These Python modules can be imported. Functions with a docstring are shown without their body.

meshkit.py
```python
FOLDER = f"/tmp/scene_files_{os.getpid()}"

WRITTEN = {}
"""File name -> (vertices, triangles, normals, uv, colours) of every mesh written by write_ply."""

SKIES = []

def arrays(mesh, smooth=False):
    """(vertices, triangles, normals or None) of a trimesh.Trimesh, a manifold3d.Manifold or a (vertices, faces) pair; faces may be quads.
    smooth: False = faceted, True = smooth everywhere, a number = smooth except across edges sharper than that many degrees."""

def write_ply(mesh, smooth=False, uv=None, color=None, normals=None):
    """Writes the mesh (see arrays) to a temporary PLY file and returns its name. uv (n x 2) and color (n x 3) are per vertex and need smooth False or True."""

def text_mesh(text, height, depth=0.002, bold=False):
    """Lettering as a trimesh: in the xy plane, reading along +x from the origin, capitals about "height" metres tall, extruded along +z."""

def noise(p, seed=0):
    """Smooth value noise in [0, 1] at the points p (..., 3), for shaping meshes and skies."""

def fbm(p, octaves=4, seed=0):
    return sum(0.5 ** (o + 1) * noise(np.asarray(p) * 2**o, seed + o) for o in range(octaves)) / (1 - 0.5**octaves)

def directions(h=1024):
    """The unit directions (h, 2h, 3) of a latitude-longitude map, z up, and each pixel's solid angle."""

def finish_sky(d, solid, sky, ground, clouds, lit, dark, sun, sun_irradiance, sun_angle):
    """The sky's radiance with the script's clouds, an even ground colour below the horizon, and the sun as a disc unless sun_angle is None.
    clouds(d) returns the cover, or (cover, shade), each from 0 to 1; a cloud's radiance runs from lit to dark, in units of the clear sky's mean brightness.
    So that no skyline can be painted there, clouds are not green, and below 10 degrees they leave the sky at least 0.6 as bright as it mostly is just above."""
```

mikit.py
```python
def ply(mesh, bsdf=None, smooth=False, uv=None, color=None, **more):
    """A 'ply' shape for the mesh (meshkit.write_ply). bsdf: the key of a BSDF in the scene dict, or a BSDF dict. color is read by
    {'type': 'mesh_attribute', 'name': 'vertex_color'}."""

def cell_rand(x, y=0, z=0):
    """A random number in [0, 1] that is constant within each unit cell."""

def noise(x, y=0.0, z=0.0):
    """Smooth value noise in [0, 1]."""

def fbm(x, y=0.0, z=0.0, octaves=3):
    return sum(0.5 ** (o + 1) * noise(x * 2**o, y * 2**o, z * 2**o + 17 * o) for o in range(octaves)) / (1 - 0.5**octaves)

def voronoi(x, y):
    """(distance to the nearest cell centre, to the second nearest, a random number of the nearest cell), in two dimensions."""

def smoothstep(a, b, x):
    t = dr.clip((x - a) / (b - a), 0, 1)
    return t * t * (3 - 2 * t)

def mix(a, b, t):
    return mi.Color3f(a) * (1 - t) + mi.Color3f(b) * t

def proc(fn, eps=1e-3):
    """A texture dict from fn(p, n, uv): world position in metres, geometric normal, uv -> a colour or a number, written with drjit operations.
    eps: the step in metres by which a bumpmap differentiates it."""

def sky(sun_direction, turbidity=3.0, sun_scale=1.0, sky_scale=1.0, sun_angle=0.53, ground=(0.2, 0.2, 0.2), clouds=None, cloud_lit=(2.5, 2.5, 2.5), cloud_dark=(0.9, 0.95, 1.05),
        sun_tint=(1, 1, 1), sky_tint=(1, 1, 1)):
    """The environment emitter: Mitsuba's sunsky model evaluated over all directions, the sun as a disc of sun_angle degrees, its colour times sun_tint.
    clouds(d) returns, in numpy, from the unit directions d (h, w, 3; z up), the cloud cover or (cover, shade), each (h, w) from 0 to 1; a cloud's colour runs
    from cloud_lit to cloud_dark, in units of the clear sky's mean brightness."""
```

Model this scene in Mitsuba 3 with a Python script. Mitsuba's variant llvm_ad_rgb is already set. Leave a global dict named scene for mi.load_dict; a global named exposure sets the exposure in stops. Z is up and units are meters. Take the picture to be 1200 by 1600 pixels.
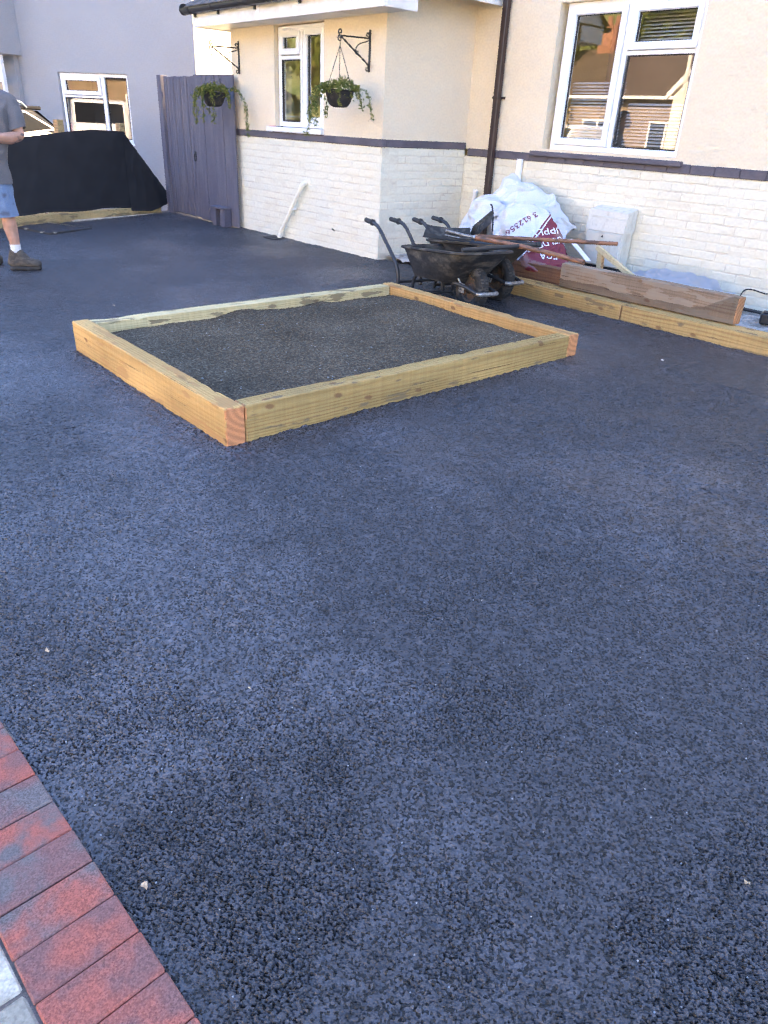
import math, numpy as np, trimesh, mitsuba as mi, drjit as dr, mikit, meshkit, manifold3d as m3
from mikit import noise, fbm, voronoi, cell_rand, smoothstep, mix
from scipy.spatial.transform import Rotation as SR
T = mi.ScalarTransform4f
rng = np.random.default_rng(7)

# ------------------------------------------------------------------ camera, sky, exposure
CAM = np.array([0.0, 0.0, 1.3191])
YAW, PITCH, ROLL, FOC = 0.8388, 0.4903, 0.0534, 1129.8
def cam_frame():
    cy, sy, cp, sp = math.cos(YAW), math.sin(YAW), math.cos(PITCH), math.sin(PITCH)
    f = np.array([-sy * cp, cy * cp, -sp]); r = np.array([cy, sy, 0.0]); u = np.cross(r, f)
    c, s = math.cos(ROLL), math.sin(ROLL)
    return c * r + s * u, -s * r + c * u, f
_r, _u, _f = cam_frame()
scene = {'type': 'scene'}
labels = {}
scene['camera'] = {'type': 'perspective', 'fov': 2 * math.degrees(math.atan(600 / FOC)), 'fov_axis': 'x', 'near_clip': 0.02, 'far_clip': 900.0,
                   'to_world': T().look_at(origin=CAM.tolist(), target=(CAM + _f).tolist(), up=_u.tolist())}
SUN_AZ, SUN_EL = math.radians(12), math.radians(31)
scene['sky'] = mikit.sky((math.sin(SUN_AZ) * math.cos(SUN_EL), math.cos(SUN_AZ) * math.cos(SUN_EL), math.sin(SUN_EL)), turbidity=3.0, sun_tint=(1.0, 0.93, 0.82), sky_tint=(1.05, .95, 1.05))
exposure = 5.0

# ------------------------------------------------------------------ bookkeeping
def uniq(name):
    if name not in scene and name not in labels and not any(k.startswith(name + '__') for k in scene): return name
    i = 1
    while True:
        k = f'{name}_{i:03d}'
        if k not in scene and k not in labels and not any(q.startswith(k + '__') for q in scene): return k
        i += 1
counts = {}
def pkey(parent, name):
    k = f'{parent}__{name}'
    n = counts.get(k, 0); counts[k] = n + 1
    return k if n == 0 else f'{k}_{n:03d}'
def thing(name, label, cat, group=None):
    k = uniq(name); labels[k] = {'label': label, 'category': cat}
    if group: labels[k]['group'] = group
    return k
def part(parent, name, mesh, bsdf, smooth=False, label=None, kind=None, **kw):
    k = pkey(parent, name)
    scene[k] = mesh if isinstance(mesh, dict) else plym(mesh, bsdf, smooth)
    if label or kind:
        labels[k] = {}
        if label: labels[k]['label'] = label
        if kind: labels[k]['kind'] = kind
    return k
def single(name, mesh, bsdf, label, cat=None, smooth=False, kind=None, group=None):
    k = uniq(name); scene[k] = plym(mesh, bsdf, smooth); labels[k] = {'label': label}
    if cat: labels[k]['category'] = cat
    if kind: labels[k]['kind'] = kind
    if group: labels[k]['group'] = group
    return k

# ------------------------------------------------------------------ mesh helpers
def cat(*ms):
    ms = [m for x in ms for m in (x if isinstance(x, (list, tuple)) else [x])]
    return trimesh.util.concatenate(ms)
def tm(v, f): return trimesh.Trimesh(np.asarray(v, float), np.asarray(f), process=False)
def box(x0, x1, y0, y1, z0, z1):
    m = trimesh.creation.box((x1 - x0, y1 - y0, z1 - z0)); m.apply_translation(((x0 + x1) / 2, (y0 + y1) / 2, (z0 + z1) / 2)); return m
def cham(x0, x1, y0, y1, z0, z1, c=0.004):
    """A box with all its edges chamfered."""
    p = []
    for sx in (0, 1):
        for sy in (0, 1):
            for sz in (0, 1):
                X, Y, Z = (x0, x1)[sx], (y0, y1)[sy], (z0, z1)[sz]
                dx, dy, dz = (c, -c)[sx], (c, -c)[sy], (c, -c)[sz]
                p += [[X, Y + dy, Z + dz], [X + dx, Y, Z + dz], [X + dx, Y + dy, Z]]
    return trimesh.convex.convex_hull(np.array(p))
def frame_of(o, u, v, w):
    M = np.eye(4); M[:3, 0], M[:3, 1], M[:3, 2], M[:3, 3] = u, v, w, o; return M
def tr(m, M): m = m.copy(); m.apply_transform(M); return m
def tube(pts, r, sides=10, caps=True):
    p = np.asarray(pts, float); n = len(p); r = np.broadcast_to(np.asarray(r, float), (n,))
    t = np.gradient(p, axis=0); t /= np.linalg.norm(t, axis=1, keepdims=True) + 1e-12
    a = np.cross(t[0], [0, 0, 1.0] if abs(t[0][2]) < 0.9 else [1.0, 0, 0]); a /= np.linalg.norm(a)
    A = []
    for i in range(n):
        a = a - t[i] * (a @ t[i]); a /= np.linalg.norm(a) + 1e-12; A.append(a)
    A = np.array(A); B = np.cross(t, A); ang = np.arange(sides) * 2 * np.pi / sides
    v = (p[:, None] + r[:, None, None] * (np.cos(ang)[None, :, None] * A[:, None] + np.sin(ang)[None, :, None] * B[:, None])).reshape(-1, 3)
    f = []
    for i in range(n - 1):
        for j in range(sides):
            q = (i * sides + j, i * sides + (j + 1) % sides, (i + 1) * sides + (j + 1) % sides, (i + 1) * sides + j)
            f += [[q[0], q[1], q[2]], [q[0], q[2], q[3]]]
    if caps:
        v = np.vstack([v, p[0], p[-1]])
        for j in range(sides):
            f.append([len(v) - 2, (j + 1) % sides, j]); f.append([len(v) - 1, (n - 1) * sides + j, (n - 1) * sides + (j + 1) % sides])
    return tm(v, f)
def bend(pts, rad=0.05, n=5):
    """A polyline with its corners rounded."""
    p = [np.asarray(q, float) for q in pts]; out = [p[0]]
    for i in range(1, len(p) - 1):
        a, b, c = p[i - 1], p[i], p[i + 1]
        d1 = min(rad, .45 * np.linalg.norm(a - b)); d2 = min(rad, .45 * np.linalg.norm(c - b))
        s = b + (a - b) / np.linalg.norm(a - b) * d1; e = b + (c - b) / np.linalg.norm(c - b) * d2
        for k in range(n + 1):
            t = k / n; out.append((1 - t) ** 2 * s + 2 * t * (1 - t) * b + t * t * e)
    out.append(p[-1]); return np.array(out)
def spline(pts, n=24):
    from scipy.interpolate import CubicSpline
    p = np.asarray(pts, float); d = np.r_[0, np.cumsum(np.linalg.norm(np.diff(p, axis=0), axis=1))]
    return CubicSpline(d, p)(np.linspace(0, d[-1], n))
def lathe(profile, sides=32):
    """profile of (radius, z), revolved about z."""
    p = np.asarray(profile, float); ang = np.arange(sides) * 2 * np.pi / sides
    v = np.stack([p[:, None, 0] * np.cos(ang), p[:, None, 0] * np.sin(ang), np.repeat(p[:, 1:2], sides, 1)], -1).reshape(-1, 3); f = []
    for i in range(len(p) - 1):
        for j in range(sides):
            q = (i * sides + j, i * sides + (j + 1) % sides, (i + 1) * sides + (j + 1) % sides, (i + 1) * sides + j)
            f += [[q[0], q[1], q[2]], [q[0], q[2], q[3]]]
    return tm(v, f)
def prism(poly, d0, d1, M=None):
    """2-D polygon (x, y) extruded along z from d0 to d1."""
    from shapely.geometry import Polygon
    m = trimesh.creation.extrude_polygon(Polygon(poly), d1 - d0, engine='earcut'); m.apply_translation((0, 0, d0))
    return tr(m, M) if M is not None else m
def sheet(xs, ys, zf):
    X, Y = np.meshgrid(xs, ys, indexing='ij'); Z = zf(X, Y) if callable(zf) else np.full_like(X, zf)
    v = np.stack([X, Y, Z], -1).reshape(-1, 3); a, b = len(xs), len(ys)
    i, j = np.meshgrid(np.arange(a - 1), np.arange(b - 1), indexing='ij'); k = (i * b + j).ravel()
    return tm(v, np.vstack([np.stack([k, k + b, k + b + 1], 1), np.stack([k, k + b + 1, k + 1], 1)]))
def gridmesh(P):
    """Sheet through a grid of points (m, n, 3)."""
    a, b = P.shape[:2]; i, j = np.meshgrid(np.arange(a - 1), np.arange(b - 1), indexing='ij'); k = (i * b + j).ravel()
    return tm(P.reshape(-1, 3), np.vstack([np.stack([k, k + b, k + b + 1], 1), np.stack([k, k + b + 1, k + 1], 1)]))
def patch(ctrl, nu=60, nv=60, amp=0.02, freq=6.0, seed=0, thick=0.004):
    """A sheet of cloth through a grid of control points, with creases, closed to a thin solid."""
    from scipy.interpolate import RectBivariateSpline
    C = np.asarray(ctrl, float); m, n = C.shape[:2]; u, v = np.linspace(0, 1, nu), np.linspace(0, 1, nv)
    S = np.stack([RectBivariateSpline(np.linspace(0, 1, m), np.linspace(0, 1, n), C[..., k], kx=min(3, m - 1), ky=min(3, n - 1))(u, v) for k in range(3)], -1)
    N = np.cross(np.gradient(S, axis=0), np.gradient(S, axis=1)); N /= np.linalg.norm(N, axis=2, keepdims=True) + 1e-9
    w = meshkit.fbm(S * freq * .5, 2, seed + 9)[..., None] * 1.2
    c1 = 1 - np.abs(2 * meshkit.noise(S * freq + w, seed) - 1); c2 = 1 - np.abs(2 * meshkit.noise(S * freq * 2.3 + w, seed + 3) - 1)
    S = S + N * (amp * (c1 ** 2 - .4) + .4 * amp * (c2 ** 2 - .4))[..., None]
    a = gridmesh(S); b = gridmesh(S - N * thick); b.faces = b.faces[:, ::-1]
    ring = np.r_[np.arange(nv), np.arange(1, nu) * nv + nv - 1, (nu - 1) * nv + np.arange(nv - 2, -1, -1), np.arange(nu - 2, 0, -1) * nv]
    k = nu * nv; q = np.roll(ring, -1)
    side = np.vstack([np.stack([ring, ring + k, q], 1), np.stack([q, ring + k, q + k], 1)])
    return tm(np.vstack([a.vertices, b.vertices]), np.vstack([a.faces, b.faces + k, side]))

# ------------------------------------------------------------------ materials
def mat(name, fn=None, color=None, rough=0.7, spec=0.5, metal=0.0, bump=None, bscale=1.0, eps=2e-3, two=False, **kw):
    d = {'type': 'principled', 'base_color': mikit.proc(fn) if fn else {'type': 'rgb', 'value': list(color)}, 'roughness': mikit.proc(rough) if callable(rough) else rough, 'specular': spec, 'metallic': metal, **kw}
    if bump: d = {'type': 'bumpmap', 'arbitrary': mikit.proc(bump, eps=eps), 'scale': bscale, 'bsdf': d}
    scene[name] = {'type': 'twosided', 'bsdf': d}
    return name

# ------------------------------------------------------------------ material library
SLOPE = 0.0148
def gz(x, y): return SLOPE * (y - 5.4)
# Most surfaces share one BSDF: each mesh carries the row of this table in its uv.
# name: colour 1, colour 2, frequency of the patches (x, y, z), thresholds of colour 2, grain strength, grain frequency, roughness, specular, metallic
ROWS, PAL = {}, []
def row(name, c1, c2=None, f=4.0, lo=.0, hi=1.0, grain=.12, gf=70.0, rough=.7, spec=.45, metal=0.0):
    f = (f, f, f) if np.isscalar(f) else f
    ROWS[name] = len(PAL); PAL.append([*c1, *(c2 or [x * .8 for x in c1]), *f, lo, hi, grain, gf, rough, spec, metal])
row('mat_band', (.115, .100, .116), (.085, .075, .090), 5, .3, .7, .15, 70, .65)
row('mat_upvc', (.80, .80, .80), (.77, .77, .77), 2, .3, .7, .03, 80, .22, .5)
row('mat_upvc_dirty', (.76, .74, .70), (.66, .62, .55), 5, .45, .75, .05, 40, .35, .5)
row('mat_soffit', (.62, .60, .55), (.54, .51, .45), 4, .4, .7, .06, 40, .5)
row('mat_gasket', (.03, .03, .032), None, 4, rough=.6)
row('mat_brown_pvc', (.042, .025, .023), (.033, .020, .019), 4, .3, .7, .06, 50, .35, .5)
row('mat_black_pvc', (.022, .022, .024), (.036, .035, .034), 8, .4, .7, .08, 50, .32, .5)
row('mat_black_iron', (.02, .02, .021), (.034, .028, .024), 20, .5, .7, .1, 80, .45, .5)
row('mat_tile', (.10, .092, .088), (.06, .055, .05), 4, .3, .7, .3, 60, .85, .3)
row('mat_roof_brown', (.082, .060, .052), (.062, .045, .039), 1.5, .3, .7, .3, 20, .9, .2)
row('mat_brick_red', (.30, .14, .095), (.24, .115, .08), 1.5, .3, .7, .25, 20, .9, .2)
row('mat_tan_wall', (.25, .185, .13), (.21, .155, .105), 2, .3, .7, .2, 20, .9, .2)
row('mat_room', (.35, .34, .32), None, 1, grain=.02, rough=.9)
row('mat_blind', (.46, .47, .48), (.42, .43, .44), 2, rough=.6, grain=.02)
row('mat_brick', (.70, .655, .52), (.66, .605, .465), (5, 5, 11), .50, .75, .10, 50, .6, .4)
row('mat_joint', (.665, .615, .48), (.58, .52, .40), (5, 5, 9), .48, .70, .10, 50, .8, .3)
row('mat_purple_wood', (.092, .086, .112), (.122, .112, .132), (26, 26, 2.2), .42, .70, .16, 60, .75, .3)
row('mat_fabric_black', (.0105, .011, .0135), (.014, .0145, .017), 4, .3, .7, .22, 260, .75, .35)
RED, PLUM, GREY = (.35, .100, .066), (.205, .095, .080), (.145, .118, .108)
for i, (a, b) in enumerate(((RED, PLUM), (GREY, PLUM), (PLUM, RED), (GREY, RED), (RED, GREY))): row(f'mat_paver_{"abcde"[i]}', a, b, 15 + .9 * i, .34, .70, .5, 330, .8, .35)
row('mat_concrete', (.30, .265, .20), (.55, .49, .38), 14, .35, .65, .35, 230, .85, .3)
row('mat_rubble', (.36, .345, .325), (.20, .185, .165), 9, .35, .65, .4, 60, .95, .2)
row('mat_sand', (.16, .13, .11), (.10, .085, .07), 30, .3, .7, .4, 300, .95, .2)
row('mat_barrow', (.026, .027, .030), (.090, .082, .071), (10, 10, 16), .46, .74, .35, 60, .42, .5)
row('mat_tube', (.032, .033, .036), (.060, .056, .050), 14, .55, .75, .15, 90, .38, .55)
row('mat_grip', (.035, .035, .036), None, 8, .4, .8, .1, 90, .7)
row('mat_tyre', (.022, .021, .020), (.062, .056, .049), 16, .46, .68, .2, 90, .85, .3)
row('mat_hub', (.05, .048, .046), (.095, .060, .042), 30, .42, .58, .2, 90, .6, .5)
row('mat_worn_steel', (.17, .165, .16), (.36, .35, .33), 60, .3, .7, .2, 90, .45, .5, .6)
row('mat_steel', (.55, .55, .56), None, 20, .4, .8, .05, 90, .30, .5, 1.0)
row('mat_blade', (.016, .016, .015), (.065, .060, .05), 18, .45, .70, .25, 90, .55, .4)
row('mat_shaft', (.26, .12, .065), (.09, .05, .035), (14, 14, 40), .35, .70, .2, 90, .55, .4)
row('mat_iron_dark', (.03, .03, .033), (.05, .045, .04), 12, .4, .7, .2, 80, .6)
row('mat_sack', (.62, .63, .675), (.47, .45, .41), 7, .56, .76, .12, 260, .6, .4)
row('mat_ink', (.17, .03, .05), None, 20, .5, .9, .1, 200, .6)
row('mat_ink_white', (.74, .74, .76), None, 20, .6, .9, .1, 200, .6)
row('mat_strap', (.01, .011, .014), None, 20, rough=.6)
row('mat_stem', (.10, .09, .04), None, 20, rough=.8)
row('mat_bark', (.10, .075, .055), (.05, .04, .03), 4, .3, .7, .3, 20, .9, .2)
row('mat_basket', (.018, .017, .018), (.04, .034, .028), 24, .45, .7, .4, 110, .8, .3)
row('mat_dry_leaf', (.62, .48, .30), (.45, .30, .18), 60, .4, .6, .1, 300, .8)
row('mat_skin', (.42, .225, .15), (.50, .28, .20), 16, .35, .65, .08, 140, .5, .4)
row('mat_skin_tattoo', (.42, .225, .15), (.15, .105, .095), 30, .52, .66, .08, 140, .5, .4)
row('mat_shirt', (.135, .126, .128), (.105, .098, .098), 9, .50, .70, .16, 300, .9, .2)
row('mat_shorts', (.150, .205, .310), (.095, .115, .165), 13, .56, .74, .20, 260, .9, .2)
row('mat_sock', (.66, .65, .63), None, 10, .4, .9, .12, 180, .9, .2)
row('mat_boot', (.105, .085, .064), (.055, .046, .038), (34, 34, 46), .36, .64, .2, 200, .8, .3)
row('mat_sole', (.028, .026, .024), (.06, .055, .05), 30, .5, .7, .2, 100, .8)
row('mat_lace', (.30, .26, .19), None, 30, rough=.8)
row('mat_hair', (.05, .035, .025), None, 60, .3, .7, .4, 200, .7)
row('mat_eye', (.03, .025, .02), None, 1, grain=0, rough=.2)
row('mat_lip', (.34, .14, .11), None, 30, rough=.5)
row('mat_red', (.42, .02, .04), None, 4, rough=.4)
row('mat_lamp_red', (.25, .01, .012), None, 4, grain=0, rough=.15, spec=.6)
row('mat_meter', (.57, .55, .475), (.50, .475, .40), (13, 13, 5), .52, .75, .06, 60, .55, .4)
row('mat_meter_top', (.60, .575, .50), (.50, .47, .40), (30, 30, 8), .50, .78, .08, 60, .8, .3)
row('mat_pave', (.23, .22, .20), (.17, .16, .15), 1, .3, .7, .25, 40, .9, .2)
row('mat_grass', (.06, .085, .025), (.10, .11, .04), .3, .3, .7, .4, 20, .95, .1)
row('mat_road', (.085, .083, .080), (.065, .064, .063), .8, .3, .7, .3, 60, .85, .3)
PAL_A = np.array(PAL, float)
def table(k): return mi.Float(PAL_A[:, k])
TABS = [table(k) for k in range(PAL_A.shape[1])]
def look(uv, *ks):
    i = mi.UInt32(dr.clip(uv.x, 0, len(PAL) - .5)); return [dr.gather(mi.Float, TABS[k], i) for k in ks]
def multi_col(p, n, uv):
    r1, g1, b1, r2, g2, b2, fx, fy, fz, lo, hi, ga, gf = look(uv, *range(13))
    t = smoothstep(lo, hi, fbm(p.x * fx + 3.7 * uv.y, p.y * fy, p.z * fz, 4))
    g = fbm(p.x * gf, p.y * gf, p.z * gf, 2) - .5
    return mix(mi.Color3f(r1, g1, b1), mi.Color3f(r2, g2, b2), t) * (1 + 2 * ga * g)
scene['mat_multi'] = {'type': 'twosided', 'bsdf': {'type': 'principled', 'base_color': mikit.proc(multi_col), 'roughness': mikit.proc(lambda p, n, uv: look(uv, 13)[0]), 'specular': .45, 'metallic': mikit.proc(lambda p, n, uv: look(uv, 15)[0])}}

def asphalt_closed(p): return fbm(p.x * 1.3 + 6.85, p.y * 1.3 + 37.98, 5.0, 3)      # where the roller has closed the surface
def asphalt_col(p, n, uv):
    # stones of two sizes, each with its own tone, and black bitumen; a few bare bright specks
    wx, wy = p.x + .003 * noise(p.x * 130, p.y * 130), p.y + .003 * noise(p.x * 130, p.y * 130, 7)
    k, q = voronoi(wx * 85, wy * 85)[2], voronoi(wx * 190 + 5, wy * 190)[2]
    tone = dr.select(q < .30, .09, 1.0 + .55 * q) * (.62 + .7 * k)
    clump = .78 + .44 * noise(p.x * 26, p.y * 26, 4.0)
    dusty = .80 + .48 * smoothstep(.38, .74, asphalt_closed(p) + .16 * (noise(p.x * 9, p.y * 9, 1.0) - .5))      # stone faces rubbed bare and dusty there
    c = mi.Color3f(.0425, .0415, .0465) * (tone * clump * dusty)
    return mix(c, (.30, .30, .30), dr.select(cell_rand(p.x * 300, p.y * 300, 5) > .9993, 1.0, 0.0))
def asphalt_bump(p, n, uv):
    return .0030 * noise(p.x * 190, p.y * 190, 0.0) + .0022 * noise(p.x * 70, p.y * 70, 3.0)
def asphalt_rough(p, n, uv): return .58 - .16 * smoothstep(.45, .75, asphalt_closed(p))
mat('mat_asphalt', asphalt_col, rough=asphalt_rough, spec=.6, bump=asphalt_bump, bscale=.7, eps=1.5e-3)
def soil_col(p, n, uv):
    k = voronoi(p.x * 105, p.y * 105)[2]
    c = mix((.060, .047, .032), (.145, .116, .080), k * k) * (.7 + .6 * fbm(p.x * 3, p.y * 3, 0.0, 3))
    return mix(c, (.22, .21, .19), dr.select(cell_rand(p.x * 95, p.y * 95, 3) > .996, 1.0, 0.0))
mat('mat_soil', soil_col, rough=.95, spec=.2)
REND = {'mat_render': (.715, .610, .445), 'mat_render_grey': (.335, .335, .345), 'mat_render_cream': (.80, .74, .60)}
RT = [mi.Float([c[k] for c in REND.values()]) for k in range(3)]
def render_col(p, n, uv):
    i = mi.UInt32(dr.clip(uv.x, 0, 2.5)); c = mi.Color3f(*[dr.gather(mi.Float, q, i) for q in RT])
    b = fbm(p.x * 1.6, p.y * 1.6, p.z * 1.6, 3) - .5; g = noise(p.x * 70, p.y * 70, p.z * 70) - .5
    return c * (1 + .12 * b + .12 * g)
def render_bump(p, n, uv):
    a = dr.gather(mi.Float, mi.Float([1.0, .30, .5]), mi.UInt32(dr.clip(uv.x, 0, 2.5)))
    return a * (.0095 * noise(p.x * 34, p.y * 34, p.z * 34) + .0030 * noise(p.x * 15, p.y * 15, p.z * 15))
mat('mat_roughcast', render_col, rough=.9, spec=.25, bump=render_bump, eps=4e-3)
scene['mat_glass'] = {'type': 'thindielectric', 'int_ior': 1.75, 'ext_ior': 1.0}

# sawn timber: one BSDF; uv = (row of this table, seed)
MUD = (.150, .112, .068)
WOODS = {  # light, dark, end grain, stain, stain threshold, runs along x (0) or y (1), seed
    'mat_wood_a': ((.54, .340, .125), (.40, .222, .070), (.60, .25, .105), (.40, .215, .08), .62, 0, 1.3), 'mat_wood_b': ((.42, .282, .105), (.26, .155, .050), (.56, .25, .10), MUD, .69, 1, 2.7),
    'mat_wood_c': ((.53, .315, .118), (.38, .196, .062), (.58, .26, .11), (.32, .165, .07), .60, 0, 4.1), 'mat_wood_d': ((.58, .47, .25), (.45, .335, .145), (.5, .3, .15), MUD, .60, 1, 5.9),
    'mat_wood_e1': ((.45, .30, .118), (.29, .172, .062), (.46, .28, .13), MUD, .63, 0, 7.7), 'mat_wood_e2': ((.45, .30, .118), (.29, .172, .062), (.46, .28, .13), MUD, .64, 0, 9.2),
    'mat_wood_red': ((.22, .115, .07), (.14, .07, .04), (.3, .16, .08), MUD, .66, 0, 11.3), 'mat_wood_f': ((.46, .33, .155), (.31, .20, .08), (.46, .28, .13), MUD, .60, 1, 13.1),
    'mat_batten': ((.56, .47, .29), (.44, .34, .17), (.5, .3, .15), MUD, .72, 0, 3.0), 'mat_wood_old': ((.265, .188, .125), (.185, .122, .078), (.40, .20, .095), (.275, .218, .162), .50, 0, 6.3)}
WROW = {k: i for i, k in enumerate(WOODS)}
WC0 = [1.58, -2.88, 4.19, -4.72, 5.45, 5.45, 5.65, -10.9, 5.9, 5.55]     # where each piece lies across its length
WA = np.array([[*v[0], *v[1], *v[2], *v[3], v[4], v[5], v[6], c] for v, c in zip(WOODS.values(), WC0)], float)
WT = [mi.Float(WA[:, k]) for k in range(WA.shape[1])]
def wood_col(p, n, uv):
    i = mi.UInt32(dr.clip(uv.x, 0, len(WOODS) - .5)); q = [dr.gather(mi.Float, t, i) for t in WT]
    light, dark, end, stain, st, ax, seed = mi.Color3f(*q[0:3]), mi.Color3f(*q[3:6]), mi.Color3f(*q[6:9]), mi.Color3f(*q[9:12]), q[12], q[13], q[14]
    c0 = q[15]
    a, c1, c2 = dr.select(ax < .5, p.x, p.y), dr.select(ax < .5, p.y, p.x), p.z
    na = dr.abs(dr.select(ax < .5, n.x, n.y))
    w = fbm(a * 1.7 + seed, c1 * 5, c2 * 5, 2) - .5
    r = dr.sqrt(dr.square((c1 - c0) * .8 - .09 - .05 * dr.sin(seed * 7.1) + .048 * w) + dr.square(c2 - .16 - .04 * dr.cos(seed * 3.3) + .03 * w))
    ring = .5 + .5 * dr.sin(r * 430 + 16 * w + 5 * noise(r * 60, a * 1.1, seed))
    fleck = fbm(a * 14 + seed, c1 * 420, c2 * 420, 2) - .5
    col = mix(light, dark, dr.clip(.20 + (.15 + .75 * noise(r * 37, a * .7, seed + 3)) * ring * ring + .8 * fleck, 0, 1.2))
    blot = fbm(a * 6.5 + seed * 3, c1 * 22, c2 * 22, 4)
    col = col * (1 + .5 * (noise(a * 2.2 + seed, c1 * 6, c2 * 6) - .5))
    d, d2, k = voronoi(a * 3.4 + seed * 5, (c1 + c2) * 7.0 + a * .8)
    kn = smoothstep(.12, .05, d + .03 * fleck) * dr.select(k > .72, 1.0, 0.0)
    col = mix(col, mi.Color3f(.17, .085, .038), kn * .8)
    saw = noise(a * 105 + 2 * c2, 3.0, seed) - .5
    crack = smoothstep(.80, .88, noise(a * 1.6 + seed, c1 * 90, c2 * 90)) * smoothstep(.45, .6, noise(a * .9, c1 * 9 + seed, c2 * 9))
    col = mix(col * (1 + .16 * saw), dark * .35, .7 * crack)
    # mud thrown up along the foot of the timbers, in patches as in the photograph
    mud = blot + .13 * smoothstep(.045, -.025, p.z)
    col = mix(col, stain, smoothstep(st, st + .07, mud) * .75)
    # the damp patch of the old sleeper, with the ragged outline the photograph shows
    e = p.z - .205 + .09 * (blot - .5) - .55 * dr.maximum(p.x + 2.66 + .18 * (blot - .5), 0)
    wet = smoothstep(.006, -.006, e) * dr.select((dr.abs(n.y) > .5) & (uv.x > WROW['mat_wood_old'] + 0.0), 1.0, 0.0)
    col = mix(col, col * .5, wet * .8)
    ec = end * (1 - .28 * (.5 + .5 * dr.sin(r * 204)) + .5 * fleck)
    return mix(col, ec, dr.select(na > .7, 1.0, 0.0))
mat('mat_timber', wood_col, rough=.75, spec=.3)
def sack_col(p, n, uv):
    weave = .93 + .14 * cell_rand((p.x - p.y) * 330, p.z * 330, 1)
    c = mi.Color3f(.63, .64, .69)
    a = (p.x + 4.95) * .76 + (p.y - 5.95) * .65; b = p.z - .3
    e = a * .80 - b * .60 - .060 + .010 * (noise(p.x * 9, p.y * 9, p.z * 9) - .5)
    mar = smoothstep(-.003, .003, e); line = smoothstep(.014, .017, e) * smoothstep(.030, .027, e)
    c = mix(c, (.19, .035, .055), mar * (1 - line))
    blue = smoothstep(.003, -.003, dr.abs(a * .95 - b * .5 - .035) - .014) * smoothstep(-.10, -.11, b)
    c = mix(c, (.10, .25, .62), blue * (1 - mar))
    return mix(c * weave, (.34, .30, .25), .4 * smoothstep(.56, .70, fbm(p.x * 8 + 3, p.y * 8, p.z * 8, 4)))
mat('mat_sack_print', sack_col, rough=.6, spec=.4)
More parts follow.
